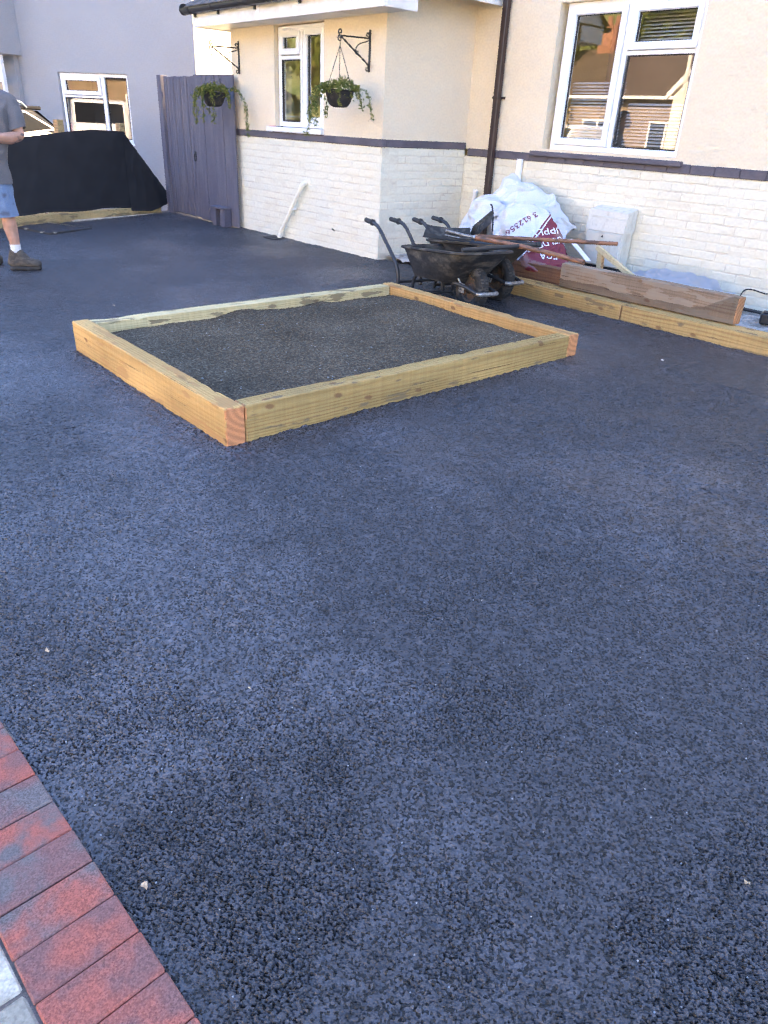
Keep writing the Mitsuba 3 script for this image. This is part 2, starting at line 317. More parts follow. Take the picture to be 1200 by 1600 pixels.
scene['mat_sheet'] = {'type': 'principledthin', 'base_color': {'type': 'rgb', 'value': [.72, .73, .75]}, 'roughness': .45, 'diff_trans': .9, 'spec_trans': 0.0}
scene['mat_poly'] = {'type': 'principledthin', 'base_color': {'type': 'rgb', 'value': [.62, .63, .66]}, 'roughness': .25, 'diff_trans': .9, 'spec_trans': .15}
def leaf_col(p, n, uv): return mix(mix((.060, .095, .020), (.26, .25, .075), cell_rand(p.x * 45, p.y * 45, p.z * 45)), mix((.055, .085, .018), (.17, .18, .05), cell_rand(p.x * 2, p.y * 2, p.z * 2)), dr.select(p.y < -5, 1.0, 0.0))
scene['mat_leaf'] = {'type': 'principledthin', 'base_color': mikit.proc(leaf_col), 'roughness': .5, 'diff_trans': .6}
mat('mat_car', color=(.011, .011, .013), rough=.25, clearcoat=1.0, clearcoat_gloss=.95)
mat('mat_car_glass', color=(.012, .013, .015), rough=.05, spec=.3)
mat('mat_chrome', color=(.80, .80, .80), rough=.12, metal=.9); mat('mat_van', color=(.78, .78, .78), rough=.25, clearcoat=1.0, clearcoat_gloss=.95)
ALIAS = {'mat_tray': 'mat_barrow', 'mat_asphalt_far': 'mat_asphalt', 'mat_gravel': 'mat_soil', 'mat_tree_leaf': 'mat_leaf'}
RROW = {k: i for i, k in enumerate(REND)}
useed = [0]
def plym(mesh, m, smooth=False):
    """A ply shape with the BSDF of that name; the tables' rows go into uv."""
    m = ALIAS.get(m, m)
    for rows, bsdf in ((ROWS, 'mat_multi'), (WROW, 'mat_timber'), (RROW, 'mat_roughcast')):
        if m in rows:
            if hasattr(mesh, 'to_mesh') or isinstance(mesh, tuple): raise ValueError('mesh')
            if smooth is not False and smooth is not True:
                mesh = trimesh.graph.smooth_shade(mesh, angle=math.radians(smooth), facet_minarea=None); smooth = True
            useed[0] += 1
            return mikit.ply(mesh, bsdf, smooth=smooth, uv=np.tile([rows[m] + .5, (useed[0] * .618) % 1.0], (len(mesh.vertices), 1)))
    return mikit.ply(mesh, m, smooth=smooth)

# ------------------------------------------------------------------ ground
def structure(name, mesh, m, label, kind='structure', smooth=False):
    return single(name, mesh, m, label, kind=kind, smooth=smooth)
BX, BY, YB, BL = -6.351, 5.406, 6.645, -9.30
ground = cat(tr(sheet(np.linspace(-240, 240, 25), np.linspace(-240, 240, 25), 0.0), np.diag([1, 1, 1, 1.0])))
ground.vertices[:, 2] = -.62
structure('ground', ground, 'mat_grass', 'wide grassy ground around the houses')
ea = 0.0587; e_d = np.array([math.cos(ea), math.sin(ea), 0]); e_n = np.array([math.sin(ea), -math.cos(ea), 0]); E0 = np.array([-1.524, .209, -.0748])
def off(s, t, z=0.0): return E0 + e_d * s + e_n * t + np.array([0, 0, z])
# asphalt: stones in the binder, each with its own height and tilt; the mesh is finest where one can stand close to it
def hsh(ix, iy, k):
    h = (ix * 374761393 + iy * 668265263 + k * 2147483647) & 0xFFFFFFFF
    h = ((h ^ (h >> 13)) * 1274126177) & 0xFFFFFFFF
    return ((h ^ (h >> 16)) & 0xFFFFFF) / 16777215.0
def stones(x, y, size):
    wv = np.stack([x * 120, y * 120, 0 * x], -1); x = x + .003 * (meshkit.noise(wv, 31) - .5); y = y + .003 * (meshkit.noise(wv, 32) - .5)
    u, v = x / size, y / size; iu, iv = np.floor(u).astype(np.int64), np.floor(v).astype(np.int64)
    b1 = np.full(x.shape, 9.0); b2 = np.full(x.shape, 9.0); h = np.zeros(x.shape)
    for a in (-1, 0, 1):
        for b in (-1, 0, 1):
            cx, cy = iu + a, iv + b
            dx, dy = u - cx - hsh(cx, cy, 1), v - cy - hsh(cx, cy, 2); d = np.hypot(dx, dy)
            hh = hsh(cx, cy, 3) - .5 - .9 * (hsh(cx, cy, 6) > .88) + .95 * ((hsh(cx, cy, 4) - .5) * dx + (hsh(cx, cy, 5) - .5) * dy)
            new = d < b1; b2 = np.where(new, b1, np.minimum(b2, d)); h = np.where(new, hh, h); b1 = np.where(new, d, b1)
    g = np.clip((b2 - b1) / .20, 0, 1); g = g * g * (3 - 2 * g)
    return h, g
def asphalt_z(x, y):
    P = np.stack([x, y, 0 * x], -1)
    rough = np.clip((meshkit.fbm(P * 4.0, 4, 5) - .25) / .45, 0.42, .80)
    h, g = stones(x, y, .0122); h2, g2 = stones(x + 7, y + 3, .0058)
    z = .0032 * h * rough - .0062 * (1 - g) * rough + .0014 * h2 * (.4 + rough) - .0014 * (1 - g2) * (.4 + rough)
    z = z + .010 * (meshkit.fbm(P * .9, 3, 8) - .5) + .004 * (meshkit.fbm(P * 6, 2, 9) - .5)
    # tarmac raked up against what stands in it
    for x0, x1, y0, y1 in ((-4.79, -2.80, 1.50, 4.27), (-6.0, 3.0, 5.34, 6.0), (-9.35, -6.32, 5.37, 6.6)):
        d = np.maximum(np.maximum(x0 - x, x - x1), np.maximum(y0 - y, y - y1))
        z = z + np.exp(-np.maximum(d, 0) / .035) * (.006 * meshkit.fbm(P * 14, 2, 3) + .013 * meshkit.fbm(P * 48, 2, 4))
    return SLOPE * (y - 5.4) + z
FX0, FY0 = -11.261, 5.301
def drive_left(y): return FX0 + (FY0 - y) * .3214 + .035
def tile(x0, x1, y0, y1, res):
    n, m = max(2, int(round((x1 - x0) / res)) + 1), max(2, int(round((y1 - y0) / res)) + 1)
    o = .3 * res if res < .05 else 0
    return sheet(np.linspace(x0, x1 + o, n), np.linspace(y0, y1 + o, m), asphalt_z)
near, mid, far = [], [], []
S = .5
def dist_box(x, y, px=-.5, py=.2): return math.hypot(max(x - px, px - x - S, 0), max(y - py, py - y - S, 0))
for ix in range(-28, 8):
    for iy in range(0, 12):
        x0, y0 = ix * S, iy * S
        if x0 + S < drive_left(y0 + S) - .6 or (x0 > BX - .2 - S and y0 > 5.4 and False): continue
        if y0 >= 5.5 - 1e-6 and not (-11.5 < x0 + S and x0 < -9): continue
        if x0 > -1.6 and y0 + S < .24 + .0587 * (x0 + 1.5): continue
        if -4.75 <= x0 and x0 + S <= -2.9 and y0 > 1.6 and y0 + S < 4.1: continue
        d = dist_box(x0, y0)
        seen = x0 < .9 + .2 * y0 and y0 > -.02 and (x0 + .9 < 1.6 * y0 + .9)
        res = .0027 if d < .85 and seen else .0036 if d < 1.5 and seen else .0055 if d < 2.3 and seen else .0105 if d < 4.2 and seen else .024 if d < 7.5 else .05
        (near if res < .006 else mid if res < .02 else far).append(tile(x0, x0 + S, y0, y0 + S, res))
drive = cat(near, mid, far)
# cut along the brick edging and the fence: points beyond the lines are pulled under the neighbouring surface
def cut(m):
    v = m.vertices; t = (v - E0) @ e_n
    c = v[m.faces].mean(1); keep = ((c - E0) @ e_n < .006) & (c[:, 0] > FX0 - .1 + (FY0 - c[:, 1]) * .3214)
    m.update_faces(keep); m.remove_unreferenced_vertices(); return m
drive = cut(drive)
structure('driveway', drive, 'mat_asphalt', 'freshly laid black tarmac driveway', smooth=False)
sub = tr(prism([(-13.2, -2.2), (6, -2.2), (6, 5.6), (-9.0, 5.6), (-9.0, 6.6), (-11.3, 6.6)][::1], -.02, 0), np.eye(4))
# layer under the tarmac, the pavement, the road
base = sheet(np.linspace(-12, 6, 19), np.linspace(-.0, 6.6, 12), lambda X, Y: SLOPE * (Y - 5.4) - .022)
base = base.slice_plane([FX0, FY0, 0], [.952, .306, 0])
structure('tarmac_base', base, 'mat_asphalt', 'lower course of tarmac under the driveway')
pav = tm([off(-40, .30), off(40, .30), off(40, 2.2), off(-40, 2.2)], [[0, 2, 1], [0, 3, 2]]); pav.vertices[:, 2] = -.100
structure('pavement', pav, 'mat_asphalt_far', 'dark tarmac pavement beyond the brick edging')
structure('road', box(-90, 90, -8.6, -2.3, -.40, -.22), 'mat_road', 'street in front of the driveway')
structure('pavement', box(-90, 90, -11.0, -8.605, -.40, -.10), 'mat_pave', 'pavement on the far side of the street')
structure('neighbour_drive', tm([[-40, -2, -.36], [FX0 + 2.2, -2, -.36], [FX0 - .1, 5.3, -.36], [FX0 - .1, 9, -.36], [-40, 9, -.36]], [[0, 1, 2], [0, 2, 4], [2, 3, 4]]), 'mat_pave', 'drive of the grey house, lower than the tarmac')

# brick edging: blocks laid side by side, with sand in the joints
def block(l, w, h, c=.006, seed=0, jit=.0006):
    m = cham(0, l, 0, w, -h, 0, c); r = np.random.default_rng(seed)
    m.vertices = m.vertices + r.normal(0, jit, m.vertices.shape); return m
edge = 'paver_edging'
labels[edge] = {'label': 'edging of red and plum brick pavers along the tarmac', 'kind': 'structure'}
pv = [plym(block(.0995, .199, .06, .0035, seed=i), f'mat_paver_{"abcde"[i]}') for i in range(5)]
order = [0, 1, 0, 3, 4, 2, 0, 2, 3, 0, 4, 1, 3]
for k in range(-26, 20):
    o = off(.102 * k + .0018, .0015, .002 + .0035 * (hsh(np.int64(k), np.int64(3), 1) - .5))
    i = order[(k + 26) % 13] if k < 2 or k > 12 else {2: 4, 3: 1, 4: 3, 5: 0, 6: 2, 7: 0, 8: 4, 9: 0, 10: 1, 11: 3, 12: 2}[k]
    a = ea + .006 * (hsh(np.int64(k), np.int64(5), 2) - .5)
    tl = .010 * (hsh(np.int64(k), np.int64(7), 4) - .5)
    M = frame_of(o, [math.cos(a), math.sin(a), tl], [math.sin(a), -math.cos(a), 0.4 * tl], [0, 0, 1])
    M[:3, 1] *= 1; part(edge, 'paver', {**pv[i], 'to_world': T(M)}, None)
kc = [plym(block(.298, .098, .08, .007, 40 + i, .0012), 'mat_concrete') for i in range(2)]
kerb = 'kerb_edging'
labels[kerb] = {'label': 'row of pale mottled concrete kerb blocks beside the brick pavers', 'kind': 'structure'}
for k in range(-9, 8):
    o = off(.3035 * k + 0.2749, .2035, -.004 + .003 * (hsh(np.int64(k), np.int64(13), 1) - .5))
    part(kerb, 'block', {**kc[k % 2], 'to_world': T(frame_of(o, e_d, e_n, [0, 0, 1]))}, None)
jt = tm([off(-3, -.004, -.006), off(3, -.004, -.006), off(3, .305, -.010), off(-3, .305, -.010)], [[0, 2, 1], [0, 3, 2]])
structure('joint_sand', jt, 'mat_sand', 'dark sand in the joints between the pavers', kind='stuff')

# ------------------------------------------------------------------ own house
house = thing('rendered_house', 'cream house with roughcast above white painted brick and a bay', 'house')
def wall_mesh(u0, u1, z0, z1, hole, d0, d1):
    from shapely.geometry import box as sb
    g = sb(u0, z0, u1, z1)
    for h in hole: g = g.difference(sb(h[0], h[2], h[1], h[3]))
    gs = getattr(g, 'geoms', [g])
    return cat([trimesh.creation.extrude_polygon(q, d1 - d0, engine='earcut').apply_translation((0, 0, d0)) for q in gs])
MY = frame_of([0, 0, 0], [1, 0, 0], [0, 0, 1], [0, 1, 0])      # (u, z, depth) -> (x, y, z)
MX = frame_of([0, 0, 0], [0, 1, 0], [0, 0, 1], [1, 0, 0])      # (u = y, z, depth) -> (x, y, z)
def flipfix(m):
    m.fix_normals() if m.is_watertight else None
    return m
RW = (-5.27, -3.76, 1.185, 2.425)      # opening of the right window
BW = (-8.335, -7.365, 1.235, 2.265)    # opening of the bay window
BAND0, BAND1 = 1.063, 1.140
B0, B1 = 1.120, 1.193                  # band on the bay
def wallY(u0, u1, z0, z1, holes, y0, y1): return flipfix(tr(wall_mesh(u0, u1, z0, z1, holes, y0, y1), MY))
def wallX(u0, u1, z0, z1, holes, x0, x1): return flipfix(tr(wall_mesh(u0, u1, z0, z1, holes, x0, x1), MX))
front = cat(wallY(BX - .03, 3.2, BAND1 - .01, 5.3, [RW, (-.6, 1.2, 2.0, 2.425)], YB, YB + .26), wallY(BL, BX - .032, 2.3, 5.3, [], YB, YB + .26))
part(house, 'wall', front, 'mat_render', label='cream roughcast wall above the dark band')
part(house, 'wall', wallY(BL, BX, B1 - .01, 2.40, [BW], BY, BY + .24), 'mat_render', label='roughcast front of the bay, with its window')
part(house, 'wall', wallX(BY + .24, YB, B1 - .01, 3.4, [], BX - .24, BX), 'mat_render', label='roughcast side of the bay')
part(house, 'wall', cat(wallX(BY + .241, YB + .262, -.1, 2.45, [], BL, BL + .24), wallX(YB + .263, 14.0, 0, 5.3, [], BL, BL + .24), wallX(YB + .26, 14.0, 0, 5.3, [], 2.96, 3.2), wallY(BL + .24, 2.96, 0, 5.3, [], 13.76, 14.0)), 'mat_render')
gab = lambda x: tr(prism([(YB, 5.3), (14.0, 5.3), ((YB + 14) / 2, 7.9)], 0, .24), frame_of([x, 0, 0], [0, 1, 0], [0, 0, 1], [1, 0, 0]))
part(house, 'gable', gab(BL), 'mat_render'); part(house, 'gable', gab(2.96), 'mat_render')
# brickwork below: joints behind, bricks in front of them
part(house, 'mortar', cat(wallY(BX - .03, 3.2, -.1, BAND0, [], YB + .0030, YB + .25), wallY(BL, BX, -.1, B0, [], BY + .0022, BY + .24), wallX(BY + .24, YB, -.1, B0, [], BX - .24, BX - .0026)), 'mat_joint')
def brick_variants(l, h, d, c, n, s0):
    out = []
    for i in range(n):
        m = cham(0, l, 0, d, 0, h, c); r = np.random.default_rng(s0 + i); v = m.vertices + r.normal(0, .0007, m.vertices.shape)
        m.vertices = v; out.append(m)
    return out
BRV = {k: brick_variants(l, .0665, .02, .0042, 4, 100 + i) for i, (k, l) in enumerate((('s', .2175), ('h', .105), ('q', .052)))}
BRP = {k: [plym(m, 'mat_brick') for m in v] for k, v in BRV.items()}
bricks = []
def lay(u0, u1, ztop, rows, place, skip=None, seed=0, header_rows=()):
    r = np.random.default_rng(seed)
    for j in range(rows):
        z = ztop - .075 * (j + 1) + .004
        u = u0 + (0 if j % 2 == 0 else -.1125)
        while u < u1 - .03:
            l, kd = (.2175, 's')
            a, b = max(u, u0), min(u + l, u1)
            if b - a < .16: kd = 'h' if b - a > .085 else 'q'
            if b - a > .045: bricks.append((place(a, z + r.normal(0, .0009), (b - a) / {'s': .2175, 'h': .105, 'q': .052}[kd], r.normal(0, .0011)), kd, int(r.integers(4))))
            u += .225
def placeY(y): return lambda a, z, s, j: frame_of([a + .004, y + j, z], [s, 0, 0], [0, 1, 0], [0, 0, 1])
def placeXp(x): return lambda a, z, s, j: frame_of([x + j, a + .004, z], [0, s, 0], [-1, 0, 0], [0, 0, 1])
lay(BX + .02, -1.2, BAND0, 15, placeY(YB), seed=1)
lay(BY + .002, YB, B0, 16, placeXp(BX), seed=2)
lay(BL, BX, B0, 16, lambda a, z, s, j: frame_of([a + .001, BY + .5 * j, z], [s * 1.026, 0, 0], [0, 1, 0], [0, 0, 1]), seed=3)
bricks.sort(key=lambda b: np.linalg.norm(b[0][:3, 3] - CAM) + (100 if b[0][0, 3] > -2.0 else 0))
for M, kd, i in bricks[:300]: part(house, 'brick', {**BRP[kd][i], 'to_world': T(M)}, None)
part(house, 'brickwork', cat([tr(BRV[kd][i], M) for M, kd, i in bricks[300:]]), 'mat_brick', kind='stuff')
# the dark band: painted bricks on the main wall, long on the bay
r = np.random.default_rng(5)
u = -5.40 - 4 * .226
while u < -1.4:
    a, b = max(u, BX + .03), min(u + .222, 3)
    if not (a > -5.45 and b < -3.66) and b - a > .05: part(house, 'band_brick', cham(a, b, YB - .013 + r.normal(0, .0015), YB + .03, BAND0, BAND1 + r.normal(0, .001), .005), 'mat_band')
    u += .226
part(house, 'band_brick', cham(-1.0, 3.2, YB - .012, YB + .03, BAND0, BAND1, .005), 'mat_band')
u = -5.40
while u < -3.68:
    part(house, 'band_brick', cham(u, min(u + .222, -3.682), YB - .010 + r.normal(0, .0012), YB + .03, BAND0 + .002, BAND0 + .052, .004), 'mat_band'); u += .226
part(house, 'window_sill', cham(-5.385, -3.68, YB - .055, YB + .10, BAND0 + .054, BAND1 + .022, .008), 'mat_band', label='dark painted projecting sill of the right window')
def wavy_bar(x0, x1, y0, y1, z0, z1, c, seed, axis):
    m = cham(x0, x1, y0, y1, z0, z1, c).subdivide_to_size(.14)
    m.vertices = m.vertices + (meshkit.fbm(m.vertices * 9, 2, seed)[:, None] - .5) * np.array([.004, .004, .005]); return m
part(house, 'band', wavy_bar(BL - .008, BX + .012, BY - .012, BY + .05, B0, B1, .006, 3, 0), 'mat_band', label='dark band round the front of the bay')
part(house, 'band', wavy_bar(BX - .05, BX + .010, BY + .052, YB - .002, B0 + .001, B1 - .001, .006, 5, 1), 'mat_band', label='dark band along the side of the bay')

# windows: outer frame, sashes with panes, a dark room behind
def ring(u0, u1, v0, v1, w, d0, d1, c=.005):
    """A mitred frame of width w in (u, v), from depth d0 (front) to d1, its front edges bevelled."""
    O = [(u0, v0), (u1, v0), (u1, v1), (u0, v1)]; I = [(u0 + w, v0 + w), (u1 - w, v0 + w), (u1 - w, v1 - w), (u0 + w, v1 - w)]
    def ins(P, e): return [(P[0][0] + e, P[0][1] + e), (P[1][0] - e, P[1][1] + e), (P[2][0] - e, P[2][1] - e), (P[3][0] + e, P[3][1] - e)]
    rings = [(O, d1), (O, d0 + c), (ins(O, c), d0), (ins(I, -c * 1.8), d0), (I, d0 + c * 2.2), (I, d1)]
    v = [(*q, d) for P, d in rings for q in P]; f = []
    n = len(rings)
    for k in range(n):
        for j in range(4):
            a, b, e, g = k * 4 + j, k * 4 + (j + 1) % 4, ((k + 1) % n) * 4 + (j + 1) % 4, ((k + 1) % n) * 4 + j
            f += [[a, b, e], [a, e, g]]
    m = tm(v, f); m.fix_normals(); return m
def window(parent, M, w, h, lights, fixed=(), sill=True, name='window', label=None, handle=None, blind=None, m_frame='mat_upvc'):
    """lights: (u0, u1, v0, v1, opens) inside the frame; M maps (u, v, depth into the wall)."""
    k = pkey(parent, name)
    labels[k] = {'label': label} if label else {}
    if not label: labels.pop(k)
    body = [ring(0, w, 0, h, .052, 0, .07)]
    for b in fixed: body.append(cham(b[0], b[1], b[2], b[3], .0015, .068, .004))
    part(k, 'frame', tr(cat(body), M), m_frame)
    for li, (a, b, c, d, opens) in enumerate(lights):
        if opens:
            part(k, 'sash', tr(ring(a - .012, b + .012, c - .012, d + .012, .062, -.018, .05), M), m_frame); g = .050
        else: g = .004
        part(k, 'gasket', tr(ring(a + g - .004, b - g + .004, c + g - .004, d - g + .004, .008, .012, .04, .001), M), 'mat_gasket')
        part(k, 'pane', tr(tm([[a + g, c + g, .022], [b - g, c + g, .022], [b - g, d - g, .022], [a + g, d - g, .022]], [[0, 1, 2], [0, 2, 3]]), M), 'mat_glass')
        if blind:
            sl = [tr(box(a - .01, b + .01, z, z + .0012, 0, .030), trimesh.transformations.rotation_matrix(0, [1, 0, 0])) for z in np.arange(c + .02, d if li == 1 else c + (d - c) * .48, .028)]
            for q in sl: q.vertices[:, 2] += blind; q.vertices[:, 1] += .55 * (q.vertices[:, 2] - blind)
            part(k, 'blind', tr(cat(sl), M), 'mat_blind', kind='stuff')
    if sill: part(k, 'sill', tr(cham(-.03, w + .03, -.035, .004, -.055, .07, .006), M), m_frame)
    return k
Mw = frame_of([RW[0] + .055, YB + .055, RW[2]], [1, 0, 0], [0, 0, 1], [0, 1, 0])
ww, wh = RW[1] - RW[0] - .055 - .012, RW[3] - RW[2] - .004
window(house, Mw, ww, wh, [(.052 + .012, .655, .062, wh - .052, True), (.735, ww - .052, .850, wh - .060, True), (.735, ww - .052, .056, .800, False)],
       [(.672, .720, .05, wh - .05), (.722, ww - .05, .80, .835)], sill=False, label='large right window with white frame and three lights, street reflected', blind=.16)
part(house, 'room', tr(box(RW[0] - 1.2, RW[1] + 1.0, YB + .27, YB + 3.2, -.2, 2.6), np.eye(4)).invert() if False else box(RW[0] - .9, RW[1] + .9, YB + 2.2, YB + 2.26, .0, 2.7), 'mat_room')
Mb = frame_of([BW[0] + .012, BY + .05, BW[2] + .018], [1, 0, 0], [0, 0, 1], [0, 1, 0])
bw, bh = BW[1] - BW[0] - .02, BW[3] - BW[2] - .03
kb = window(house, Mb, bw, bh, [(.062, .425, .735, bh - .060, True), (.056, .432, .056, .675, False), (.530, bw - .058, .060, bh - .056, True)],
       [(.440, .478, .05, bh - .05), (.05, .438, .678, .715)], sill=False, label='bay window with white frame, its narrow pane on the right')
part(kb, 'trickle_vent', tr(cham(.14, .34, bh - .036, bh - .020, -.030, -.016, .003), Mb), 'mat_upvc')
part(kb, 'sill', tr(cham(-.145, bw + .02, -.060, -.006, -.10, .075, .008), Mb), 'mat_upvc')
# roof of the bay, soffit, fascia, gutter
FY, FX_L, FX_R = 5.055, -9.55, -5.985
part(house, 'soffit', box(FX_L, FX_R - .002, FY + .02, BY + .02, 2.270, 2.281), 'mat_soffit')
part(house, 'fascia', cat(cham(FX_L - .02, FX_R, FY, FY + .02, 2.262, 2.462, .003), cham(FX_R - .02, FX_R, FY + .021, BY + .06, 2.262, 2.42, .003), cham(FX_L - .02, FX_L, FY + .021, BY + .30, 2.262, 2.42, .003)), 'mat_upvc_dirty', label='white fascia board under the gutter')
part(house, 'fascia_joint', cham(-8.13, -8.07, FY - .004, FY - .0005, 2.264, 2.428, .001), 'mat_upvc')
part(house, 'bay_ceiling', box(BL + .01, BX - .01, BY + .25, YB, 2.285, 2.30), 'mat_room')
def half_pipe(r, n=12): return [(r * math.cos(a), r * math.sin(a)) for a in np.linspace(math.pi, 2 * math.pi, n)] + [((r - .004) * math.cos(a), (r - .004) * math.sin(a)) for a in np.linspace(2 * math.pi, math.pi, n)]
gy, gz0 = FY - .062, 2.445
gut = prism(half_pipe(.056), -9.66, -5.96, frame_of([0, gy, gz0], [0, 1, 0], [0, 0, 1], [1, 0, 0]))
gt = part(house, 'gutter', gut, 'mat_black_pvc', smooth=40, label='black half-round gutter along the eaves of the bay')
part(gt, 'stop_end', lathe([(0, 0), (.060, 0), (.060, .014), (0, .014)], 24).apply_transform(frame_of([-9.675, gy, gz0 - .004], [0, 1, 0], [0, 0, 1], [1, 0, 0])), 'mat_black_pvc')
part(gt, 'union', prism(half_pipe(.066), 0, .10, frame_of([-9.57, gy, gz0 + .004], [0, 1, 0], [0, 0, 1], [1, 0, 0])), 'mat_black_pvc', smooth=40)
for x in (-9.5, -8.95, -8.15, -7.3, -6.4):
    part(gt, 'bracket', cat(prism(half_pipe(.063), 0, .03, frame_of([x, gy, gz0 + .002], [0, 1, 0], [0, 0, 1], [1, 0, 0])), box(x, x + .03, FY - .02, FY - .001, 2.36, 2.44)), 'mat_black_pvc', smooth=40)
rs = (3.35 - 2.50) / (YB - FY + .06)
tiles = []
for j in range(9):
    y0 = FY - .06 + j * .19
    for i in range(23):
        x = FX_L - .24 + i * .166
        tlt = block(.160, .26, .014, .003, 70 + i % 5)
        M = frame_of([x + (.08 if j % 2 else 0), y0, 2.462 + rs * j * .19 + .012], [1, 0, 0], [0, math.cos(.44), math.sin(.44)], [0, -math.sin(.44), math.cos(.44)])
        tiles.append(tr(tlt, M))
rk = part(house, 'roof', tm([[FX_L - .22, FY - .06, 2.452], [FX_R + .04, FY - .06, 2.452], [FX_R + .04, YB, 2.452 + rs * (YB - FY + .06)], [FX_L - .22, YB, 2.452 + rs * (YB - FY + .06)]], [[0, 1, 2], [0, 2, 3]]), 'mat_tile', label='dark tiled lean-to roof over the bay')
for q in tiles[:23]: part(rk, 'tile', q, 'mat_tile')
part(rk, 'tiling', cat(tiles[23:]), 'mat_tile', kind='stuff')
gable_r = prism([(BY - .3, 2.44), (YB, 2.44), (YB, 3.38), (BY - .3, 2.52)], 0, .02, frame_of([FX_R - .022, 0, 0], [0, 1, 0], [0, 0, 1], [1, 0, 0]))
part(house, 'verge_board', gable_r, 'mat_upvc_dirty')
ym = (YB + 14) / 2
part(house, 'main_roof', cat(tm([[BL - .2, YB - .4, 5.12], [3.4, YB - .4, 5.12], [3.4, ym, 8.05], [BL - .2, ym, 8.05], [BL - .2, 14.4, 5.12], [3.4, 14.4, 5.12]], [[0, 1, 2], [0, 2, 3], [3, 2, 5], [3, 5, 4]])), 'mat_tile')
# downpipe, square section, with its bracket
def sqpipe(x, y, w, z0, z1): return cham(x - w / 2, x + w / 2, y - w / 2, y + w / 2, z0, z1, .008)
dp = part(house, 'downpipe', sqpipe(-5.905, YB - .052, .066, .02, 5.1), 'mat_brown_pvc', label='square brown downpipe on the main wall')
for z in (1.62, 3.4): part(dp, 'bracket', cat(cham(-5.975, -5.833, YB - .03, YB - .004, z, z + .024, .003), cham(-5.945, -5.865, YB - .092, YB - .03, z, z + .024, .003)), 'mat_brown_pvc')

# ------------------------------------------------------------------ grey house next door
A_ = math.radians(118); gw = np.array([-math.sin(A_), math.cos(A_), 0]); gn = np.array([-gw[1], gw[0], 0]); gn = -gn if gn[1] > 0 else gn    # along the front, out of it
GC = np.array([-12.21, 6.44, 0.0])
grey = thing('grey_house', 'grey rendered house next door behind the black fabric fence', 'house')
MG = frame_of(GC + [0, 0, 0], gw, [0, 0, 1], -gn)       # (s from its right corner to the left, z, depth into the house)
GWIN = (1.345, 2.80, .83, 1.865)
def wallG(u0, u1, z0, z1, holes, d0, d1): return flipfix(tr(wall_mesh(u0, u1, z0, z1, holes, d0, d1), MG))
part(grey, 'wall', wallG(0, 9.0, -.5, 5.4, [GWIN], 0, .25), 'mat_render_grey', label='grey rendered front wall')
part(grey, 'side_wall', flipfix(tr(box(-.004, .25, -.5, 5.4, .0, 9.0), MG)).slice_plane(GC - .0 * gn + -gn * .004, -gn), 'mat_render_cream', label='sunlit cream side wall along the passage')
part(grey, 'wall', tr(cat(box(.26, 9.0, -.5, 5.39, 8.76, 9.0), box(8.75, 9.0, -.5, 5.39, .26, 8.75)), MG), 'mat_render_grey')
part(grey, 'roof', tr(box(-.3, 9.3, 5.4, 5.55, -.3, 9.2), MG), 'mat_tile')
part(grey, 'room', tr(box(.5, 4.0, -.3, 2.5, 2.2, 2.25), MG), 'mat_room')
MGf = MG.copy()
def mirror_u(u0): return frame_of(GC + gw * u0, -gw, [0, 0, 1], -gn)
Mgw = mirror_u(GWIN[1] - .008); Mgw[:3, 3] += np.array([0, 0, GWIN[2] + .006]) - gn * .035
w_, h_ = GWIN[1] - GWIN[0] - .016, GWIN[3] - GWIN[2] - .010
window(grey, Mgw, w_, h_, [(.062, .845, .715, h_ - .062, True), (.056, .855, .056, .655, False), (.955, w_ - .056, .056, h_ - .056, False)],
       [(.868, .938, .05, h_ - .05), (.05, .866, .66, .695)], sill=True, label='white window of the grey house reflecting a parked van', blind=None)
# projecting wing on the left with its own window
MWg = lambda d: MG
part(grey, 'wing', tr(box(3.52, 8.5, 2.09, 5.39, -.55, -.002), MG), 'mat_render_grey', label='projecting upper part at the left')
kw = Mq = mirror_u(5.2); Mq = Mq.copy(); Mq[:3, 3] += np.array([0, 0, 1.02]) + gn * .42
window(grey, Mq, 1.60, 1.05, [(.06, .72, .70, .99, True), (.056, .73, .056, .64, False), (.83, 1.54, .70, .99, True), (.83, 1.544, .056, .64, False)], [(.745, .815, .05, 1.0), (.05, .74, .648, .682), (.82, 1.55, .648, .682)], sill=True, label='white window under the wing of the grey house')
part(grey, 'wing_base', tr(cat(box(3.60, 8.4, -.5, .96, -.42, -.002), box(5.22, 8.4, .962, 2.088, -.40, -.002), box(3.62, 5.2, .962, 2.088, -.10, -.004)), MG), 'mat_render_grey')

# ------------------------------------------------------------------ gate and side panel
GY = 5.35
gate = thing('garden_gate', 'purple painted gate of narrow boards between the grey house and the bay', 'gate')
part(gate, 'post', cham(-11.235, -11.115, GY - .05, GY + .06, -.05, 1.80, .006), 'mat_purple_wood')
n = 9; w0 = (-10.20 + 11.10) / n
for i in range(n): part(gate, 'board', cham(-11.105 + i * w0 + .006, -11.105 + (i + 1) * w0 - .006, GY - .012 + .003 * (i % 2), GY + .008, .012 + .006 * ((i * 7) % 3), 1.785 - .004 * ((i * 5) % 3), .006), 'mat_purple_wood')
for z in (.2, .85, 1.55): part(gate, 'rail', cham(-11.10, -10.21, GY + .009, GY + .045, z, z + .09, .004), 'mat_purple_wood')
th = np.linspace(0, 2 * math.pi, 24)
lt = part(gate, 'latch', cat(tube(np.stack([-10.275 + .028 * np.cos(th), np.full(24, GY - .024), .80 + .042 * np.sin(th)], 1), .006, 8, False), cham(-10.30, -10.25, GY - .020, GY - .012, .825, .875, .003)), 'mat_black_iron', smooth=40, label='black ring latch')
pan = thing('side_panel', 'purple painted fence panel of wide boards between the gate and the bay', 'fence')
n = 4; xs = [-10.185, -9.945, -9.70, -9.44, -9.15]
